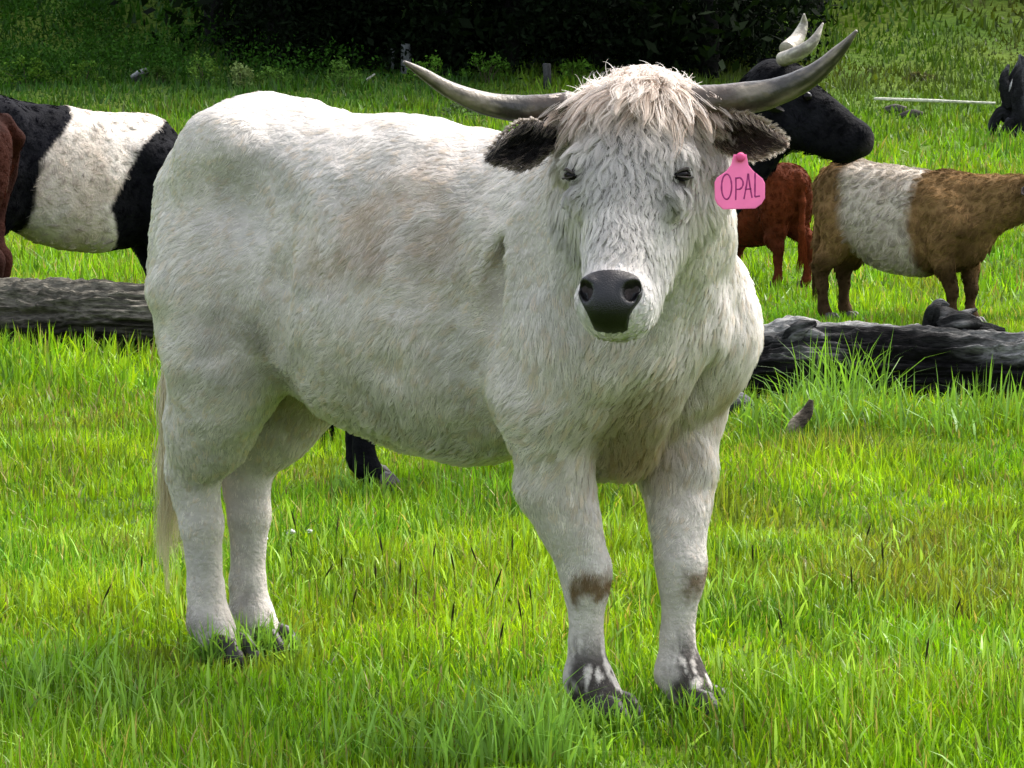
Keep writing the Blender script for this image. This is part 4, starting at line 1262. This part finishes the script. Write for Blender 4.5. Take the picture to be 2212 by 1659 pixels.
# ------------------------------------------------------------------ grass
def blades(n, x, y, hgt, wid, C, lean=0.5, seg=2, rng=RNG, bend=0.5):
    """blade meshes; seg 0: triangle, 1: quad+tri, 2: two quads+tri"""
    z = ground_z(x, y) - 0.005
    a = rng.uniform(0, 2 * np.pi, n); la = rng.uniform(0, 2 * np.pi, n)
    wx, wy = np.cos(a) * wid * 0.5, np.sin(a) * wid * 0.5
    ll = np.abs(rng.normal(0, 1, n)) * lean * hgt
    lx, ly = np.cos(la) * ll, np.sin(la) * ll
    lev = {0: [0], 1: [0, 0.55], 2: [0, 0.4, 0.75]}[seg]
    ws = {0: [1], 1: [1, 0.8], 2: [0.8, 1.0, 0.65]}[seg]
    rows = []
    zt = hgt * np.sqrt(np.clip(1 - 0.35 * (ll / np.maximum(hgt, 1e-6)) ** 2, 0.25, 1))
    for t, w_ in zip(lev, ws):
        cx, cy, cz = x + lx * t ** 1.8, y + ly * t ** 1.8, z + zt * (t - bend * 0.25 * t * t * np.minimum(1, ll / hgt))
        rows.append(np.stack([cx - wx * w_, cy - wy * w_, cz], -1)); rows.append(np.stack([cx + wx * w_, cy + wy * w_, cz], -1))
    rows.append(np.stack([x + lx, y + ly, z + zt * (1 - bend * 0.25 * np.minimum(1, ll / hgt) * 1.6)], -1))
    m = len(rows)
    V = np.stack(rows, 1).reshape(-1, 3)
    b = (np.arange(n) * m)[:, None]
    Q = [b + np.array([2 * k, 2 * k + 1, 2 * k + 3, 2 * k + 2]) for k in range(len(lev) - 1)]
    T = b + np.array([m - 3, m - 2, m - 1])
    CC = np.repeat(C, m, 0)
    return V, np.concatenate(Q) if Q else np.zeros((0, 4), int), T, CC


def grass_colour(x, y, rng, n):
    p = np.stack([x, y], -1)
    g1, g2, g3 = np.array([0.135, 0.28, 0.006]), np.array([0.21, 0.32, 0.009]), np.array([0.042, 0.15, 0.010])
    k = sstep(fbm(p, 0.9, 3, 51) + 0.25 * rng.normal(size=n), -0.3, 0.6)[:, None]
    k2 = sstep(fbm(p, 1.4, 3, 57) + 0.25 * rng.normal(size=n), 0.05, 0.6)[:, None]
    C = g1 * (1 - k) + g2 * k
    C = C * (1 - 0.7 * k2) + g3 * 0.7 * k2
    dry = (rng.random(n) < 0.06 + 0.10 * sstep(fbm(p, 1.1, 2, 63), 0.15, 0.6))[:, None]
    C = np.where(dry, np.array([0.26, 0.23, 0.075]), C)
    big = fbm(p, 0.5, 2, 91)
    C = C * np.clip(1 + 0.5 * fbm(p, 2.4, 3, 93), 0.5, 1.5)[:, None]
    dryk = (0.5 * sstep(fbm(p, 1.7, 3, 95), 0.12, 0.5))[:, None]
    C = C * (1 - dryk) + dryk * np.array([0.17, 0.155, 0.025])
    far = sstep(y, 32, 46)[:, None] * sstep(2.5 - x, 0, 4)[:, None]  # shade of the wood painted into the green of the far left slope
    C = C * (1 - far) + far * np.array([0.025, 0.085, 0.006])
    rt = (sstep(x, 0, 3) * sstep(y, 33, 45))[:, None]  # right slope darkened in colour too, in place of tree shade
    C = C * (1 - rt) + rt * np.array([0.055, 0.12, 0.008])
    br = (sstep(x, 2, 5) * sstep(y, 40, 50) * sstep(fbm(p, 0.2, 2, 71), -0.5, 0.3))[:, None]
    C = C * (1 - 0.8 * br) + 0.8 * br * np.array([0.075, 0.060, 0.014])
    return C * rng.uniform(0.45, 1.4, (n, 1))


def strip(y0, y1, dens, hgt, wid, seg, side=1.3, lean=0.45, pw=1.0):
    tan = 1106 / FPX
    area = (y1 - y0) * ((y0 + y1) * tan + 2 * side)
    n = int(area * dens)
    y = RNG.uniform(y0, y1, n * 2); hwid = y * tan + side
    keep = RNG.random(n * 2) < hwid / (y1 * tan + side)
    y = y[keep][:n]; hwid = hwid[keep][:n]; n = len(y)
    x = RNG.uniform(-1, 1, n) * hwid
    p = np.stack([x, y], -1)
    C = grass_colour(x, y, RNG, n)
    H = hgt * np.clip(0.85 + 0.9 * fbm(p, 1.5, 3, 81), 0.3, 1.7) * RNG.uniform(0.45, 1.35, n)
    W = wid * RNG.uniform(0.6, 1.4, n)
    if y1 < 9:
        br = RNG.random(n) < 0.05
        W[br] *= 1.7; H[br] *= 1.3
        C[br] = np.array([0.22, 0.36, 0.06]) * RNG.uniform(0.7, 1.3, (br.sum(), 1))
    return blades(n, x, y, H, W, C, lean, seg)


def join(parts):
    Vs, Qs, Ts, Cs, off = [], [], [], [], 0
    for V, Q, T, C in parts:
        Vs.append(V); Qs.append(Q + off); Ts.append(T + off); Cs.append(C); off += len(V)
    return np.concatenate(Vs), [np.concatenate(Qs), np.concatenate(Ts)], np.concatenate(Cs)


def tuft(cx, cy, n, r, h, wid, colr, lean=0.6, rng=RNG):
    a = rng.uniform(0, 6.283, n); q = r * np.sqrt(rng.random(n))
    C = np.array(colr) * rng.uniform(0.6, 1.4, (n, 1))
    return blades(n, cx + np.cos(a) * q, cy + np.sin(a) * q, h * rng.uniform(0.5, 1.2, n), wid * rng.uniform(0.6, 1.3, n), C, lean, 2, rng, 0.8)


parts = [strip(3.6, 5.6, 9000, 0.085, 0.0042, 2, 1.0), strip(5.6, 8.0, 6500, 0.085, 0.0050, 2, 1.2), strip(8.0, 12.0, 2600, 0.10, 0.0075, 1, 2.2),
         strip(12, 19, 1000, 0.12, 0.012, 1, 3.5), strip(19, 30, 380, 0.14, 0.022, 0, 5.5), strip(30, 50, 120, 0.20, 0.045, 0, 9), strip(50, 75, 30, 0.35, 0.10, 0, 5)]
# taller clumps
for px, py, n, r, h in [(1110, 1640, 120, 0.12, 0.20), (1000, 1655, 80, 0.10, 0.18), (1220, 1650, 90, 0.10, 0.17), (150, 1500, 60, 0.12, 0.20), (60, 1560, 50, 0.1, 0.18), (250, 1560, 50, 0.1, 0.16), (800, 1640, 60, 0.12, 0.15),
                        (1560, 1300, 50, 0.12, 0.13), (1900, 1420, 60, 0.15, 0.14), (2120, 1500, 60, 0.15, 0.15), (480, 1420, 50, 0.08, 0.10), (1270, 1590, 70, 0.07, 0.10), (1340, 1585, 60, 0.07, 0.10), (1480, 1560, 70, 0.08, 0.10), (1530, 1555, 50, 0.06, 0.09), (540, 1430, 110, 0.06, 0.12), (600, 1420, 90, 0.06, 0.11), (440, 1440, 80, 0.06, 0.11), (490, 1438, 120, 0.06, 0.12), (1000, 1080, 70, 0.15, 0.14), (770, 1075, 60, 0.10, 0.15)]:
    g = on_ground(px, py)
    parts.append(tuft(g[0], g[1], n, r, h, 0.0062, (0.17, 0.32, 0.045)))
for px, py, n, r, h in [(1820, 890, 170, 0.22, 0.38), (1760, 930, 120, 0.2, 0.30), (1700, 950, 90, 0.2, 0.25), (1880, 920, 100, 0.2, 0.26), (2080, 930, 80, 0.3, 0.28), (1970, 940, 80, 0.3, 0.24), (2180, 920, 90, 0.3, 0.28), (1640, 930, 60, 0.15, 0.2),
                        (60, 745, 90, 0.5, 0.22), (200, 745, 90, 0.5, 0.22), (300, 750, 70, 0.3, 0.28), (20, 760, 60, 0.3, 0.2), (120, 755, 80, 0.4, 0.2)]:
    g = on_ground(px, py)
    parts.append(tuft(g[0], g[1], n, r, h, 0.010, (0.12, 0.24, 0.03), 0.75))
V, F, C = join(parts)
go = mesh('grass', V, F, M_GRASS, color=C, smooth=False)
tag(go, 'lush bright green pasture grass covering the whole field', 'grass', kind='stuff')
print('grass tris', len(F[0]) * 2 + len(F[1]))


# seed heads: thin dark stalks
def seed_heads():
    Vs, Qs, off = [], [], 0
    spots = [(930, 1235), (825, 1300), (840, 1230), (745, 1260), (680, 1270), (640, 1240), (1060, 1340), (1045, 1240), (1120, 1400), (1000, 1260), (870, 1260), (970, 1420), (1070, 1420), (760, 1350), (660, 1180), (720, 1200),
             (1850, 1320), (1920, 1280), (2040, 1350), (1620, 1250), (1700, 1400), (300, 1250), (220, 1330), (1860, 1180), (1990, 1500), (1110, 1230), (1150, 1330), (890, 1330)]
    for px, py in spots:
        g = on_ground(px + RNG.uniform(-15, 15), py + 55 + RNG.uniform(-10, 10))
        h = RNG.uniform(0.13, 0.20); l = RNG.normal(size=2) * 0.018
        c = spline(np.array([g, g + [l[0] * 0.3, l[1] * 0.3, h * 0.6], g + [l[0], l[1], h]]), 12)
        t = np.linspace(0, 1, 12)
        V, F = tube(c, 0.0008 + 0.0020 * sstep(t, 0.62, 0.75) * (1 - sstep(t, 0.85, 1.0)), 6, lambda th, s, pos: 1 + 0.3 * noise(pos, 300, 4), False)
        Vs.append(V); Qs.append(F[0] + off); off += len(V)
    V = np.concatenate(Vs)
    k = (V[:, 2] > 0.09)[:, None]
    o = mesh('grass_seed_heads', V, np.concatenate(Qs), M_LEAF, color=np.where(k, np.array([0.035, 0.035, 0.012]), np.array([0.07, 0.10, 0.02])))
    tag(o, 'thin dark grass seed heads rising from the pasture', 'grass', kind='stuff')


seed_heads()


def flower(px, py, lab, sc=1.0):
    g = on_ground(px, py + 50)
    D = g[1]
    top = P(px, py, D)
    root = empty('white_flower', g)
    tag(root, lab, 'flower', 'white clover flowers by the hind legs')
    t = top - g
    V, F = tube(spline(np.array([(0, 0, 0), t * 0.5 + [0.004, 0, 0], t]), 8), np.full(8, 0.0014), 6)
    mesh('stem', V, F, M_LEAF, root, color=np.tile((0.08, 0.16, 0.02), (len(V), 1)))
    n = 60
    d = nz(RNG.normal(size=(n, 3))); d[:, 2] = np.abs(d[:, 2]) * 0.8 - 0.2
    r = 0.011 * sc
    Vs = []
    for i in range(n):
        s_ = nz(np.cross(d[i], [0.3, 0.2, 1])); w_ = np.cross(s_, d[i])
        c = t + d[i] * r
        Vs += [t + d[i] * r * 0.3, c + s_ * r * 0.28, c + d[i] * r * 0.4, c - s_ * r * 0.28]
    mesh('petals', np.array(Vs), np.arange(n * 4).reshape(-1, 4), M_FLOWER, root, smooth=False)


flower(628, 1150, 'largest white flower in the grass right of the hind legs', 1.2)
flower(668, 1148, 'white flower right of the largest one, by the hind legs', 0.9)
flower(575, 1165, 'faint white flower closest to the white cow\'s hind leg', 0.8)


# ------------------------------------------------------------------ shrubs, undergrowth, wood
def leaves(cen, n, spread, size, colr, rng=RNG, jit=0.4, flat=0.0):
    """n random leaf quads around points cen (k,3)"""
    c = cen[rng.integers(0, len(cen), n)] + rng.normal(size=(n, 3)) * np.asarray(spread)
    a = nz(rng.normal(size=(n, 3)) + np.array([0, 0, flat])); b = nz(np.cross(a, rng.normal(size=(n, 3))))
    s = size * rng.uniform(0.5, 1.4, (n, 1))
    V = np.stack([c - a * s, c + b * s * 0.45, c + a * s, c - b * s * 0.45], 1).reshape(-1, 3)
    C = np.repeat(np.array(colr) * rng.uniform(1 - jit, 1 + jit, (n, 1)), 4, 0)
    return V, np.arange(4 * n).reshape(-1, 4), C


def shrub(px, py, wpx, hpx, lab, c, n=520):
    wpx, hpx = wpx * 1.25, hpx * 1.15
    g = on_ground(px, py)
    k = g[1] / FPX
    root = empty('shrub', g)
    tag(root, lab, 'shrub', 'low leafy shrubs in the far pasture')
    m = 26
    cen = np.stack([RNG.uniform(-1, 1, m) * wpx * k * 0.5, RNG.uniform(-1, 1, m) * wpx * k * 0.4, RNG.uniform(0.1, 1, m) * hpx * k], -1)
    cen[:, :2] *= np.sqrt(np.clip(1.1 - (cen[:, 2:] / (hpx * k)) ** 2, 0.05, 1))
    V, Q, C = leaves(cen, n, hpx * k * 0.10, 4.0 * k, np.array(c) * 1.3)
    V[:, 2] = np.maximum(V[:, 2], -0.05)
    mesh('foliage', V, Q, M_LEAF, root, color=C, smooth=False)
    Vs, Fs, off = [], [], 0
    for j in range(6):
        t = cen[j]
        V, F = tube(spline(np.array([(t[0] * 0.2, t[1] * 0.2, -0.05), t * np.array([0.5, 0.5, 0.6]), t]), 6), np.linspace(1.3 * k, 0.5 * k, 6), 5, None, False)
        Vs.append(V); Fs.append(F[0] + off); off += len(V)
    mesh('stems', np.concatenate(Vs), np.concatenate(Fs), M_WOOD, root, color=np.tile((0.05, 0.04, 0.025), (off, 1)))


for a_ in [(440, 182, 60, 50, 'bright leafy shrub right of the grey leaning stump', (0.07, 0.13, 0.02)), (520, 192, 40, 48, 'pale upright weed clump further right of the grey leaning stump', (0.11, 0.15, 0.05)),
           (590, 190, 70, 35, 'low weed clump above the white cow\'s croup', (0.06, 0.12, 0.02)), (340, 180, 60, 28, 'low dark weed clump beside the grey leaning stump', (0.04, 0.08, 0.015)),
           (180, 182, 80, 40, 'weed clump above the belted black cow', (0.06, 0.12, 0.015)), (60, 186, 110, 50, 'broad weed clump at the far left edge', (0.055, 0.11, 0.012)),
           (740, 186, 60, 45, 'weed clump left of the thin pale leaning stick', (0.06, 0.12, 0.02)), (930, 185, 80, 50, 'weed clump right of the thick fence post', (0.05, 0.115, 0.012)),
           (1050, 178, 90, 50, 'weed clump between the fence posts, above the left horn', (0.045, 0.105, 0.012)), (985, 252, 100, 22, 'low grey-green weeds behind the left horn', (0.06, 0.09, 0.04)),
           (1985, 175, 60, 14, 'low brownish weed patch above the fallen pole', (0.09, 0.09, 0.04)), (1240, 180, 70, 40, 'weed clump behind the forelock of the white cow', (0.05, 0.11, 0.012))]:
    shrub(*a_)


def build_wood():
    rng = np.random.default_rng(99)
    Vl, Ql, Cl, off = [], [], [], 0
    Vt, Qt, offt = [], [], 0
    spots = []
    for row, (d, x0, x1, st) in enumerate([(46.5, -4.3, 4.6, 1.5), (49, -5.5, 5.5, 1.7), (52, -7, 7.5, 1.9), (56, -16, 9.5, 2.2), (61, -22, 13, 2.5), (67, -26, 24, 2.8), (74, -30, 30, 3.2)]):
        for x in np.arange(x0, x1, st): spots.append((x + rng.uniform(-.5, .5), d + rng.uniform(-.8, .8), row))
    for d in (56, 59.5, 63):  # rows out of view, added to shade the right slope
        for x in np.arange(8.0, 26, 2.4): spots.append((x + rng.uniform(-.5, .5), d + rng.uniform(-.8, .8), 6))
    for x, y, row in spots:
        z = float(ground_z(x, y)); H = rng.uniform(9, 14)
        c = spline(np.array([(x, y, z - 0.3), (x + rng.normal() * 0.15, y, z + H * 0.4), (x + rng.normal() * 0.4, y, z + H)]), 8)
        V, F = tube(c, np.linspace(0.22, 0.05, 8) * rng.uniform(0.7, 1.3), 8, None, False)
        Vt.append(V); Qt.append(F[0] + offt); offt += len(V)
        m = 40
        t = rng.uniform(0.03 if row < 5 else 0.1, 1, m); rad = (1.9 * np.sqrt(np.clip(1.05 - t, 0, 1)) + 0.5) * np.sqrt(rng.random(m)); a = rng.uniform(0, 6.28, m)
        cen = np.stack([x + rad * np.cos(a), y + rad * np.sin(a), z + 0.3 + t * H], -1)
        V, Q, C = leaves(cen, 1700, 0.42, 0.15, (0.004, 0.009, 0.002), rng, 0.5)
        Vl.append(V); Ql.append(Q + off); Cl.append(C); off += len(V)
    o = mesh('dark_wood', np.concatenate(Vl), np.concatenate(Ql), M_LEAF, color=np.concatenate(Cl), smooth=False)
    tag(o, 'dense dark wood of shady trees behind the pasture', 'wood', kind='stuff')
    V = np.concatenate(Vt)
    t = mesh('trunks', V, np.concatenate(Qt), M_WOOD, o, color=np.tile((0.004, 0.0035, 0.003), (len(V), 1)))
    t['kind'] = 'stuff'
    n = 260
    x = rng.uniform(-5, 5.5, n); y = rng.uniform(45.2, 48.5, n)
    cen = np.stack([x, y, ground_z(x, y) + rng.uniform(0.1, 1.9, n)], -1)
    V, Q, C = leaves(cen, 44000, (0.3, 0.3, 0.3), 0.07, (0.0025, 0.006, 0.0015), rng, 0.5)  # near-black leaves added to stand in for the shade under the trees
    s_ = mesh('shade_thicket', V, Q, M_LEAF, o, color=C, smooth=False); s_['kind'] = 'stuff'
    # low growth on the slope, leaves coloured dark for the trees' shade
    n = 900
    y = rng.uniform(44, 66, n); x = rng.uniform(-17, 15, n)
    keep = (x < -2.5 + 0.0 * y)
    x, y = x[keep], y[keep]
    cen = np.stack([x, y, ground_z(x, y) + rng.uniform(0.05, 0.5, len(x))], -1)
    V, Q, C = leaves(cen, 90000, (0.35, 0.35, 0.14), 0.042, (0.020, 0.060, 0.006), rng, 0.5)
    o = mesh('undergrowth', V, Q, M_LEAF, color=C, smooth=False)
    tag(o, 'low growth covering the hillside at the upper left, dark green painted for shade', 'undergrowth', kind='stuff')


build_wood()
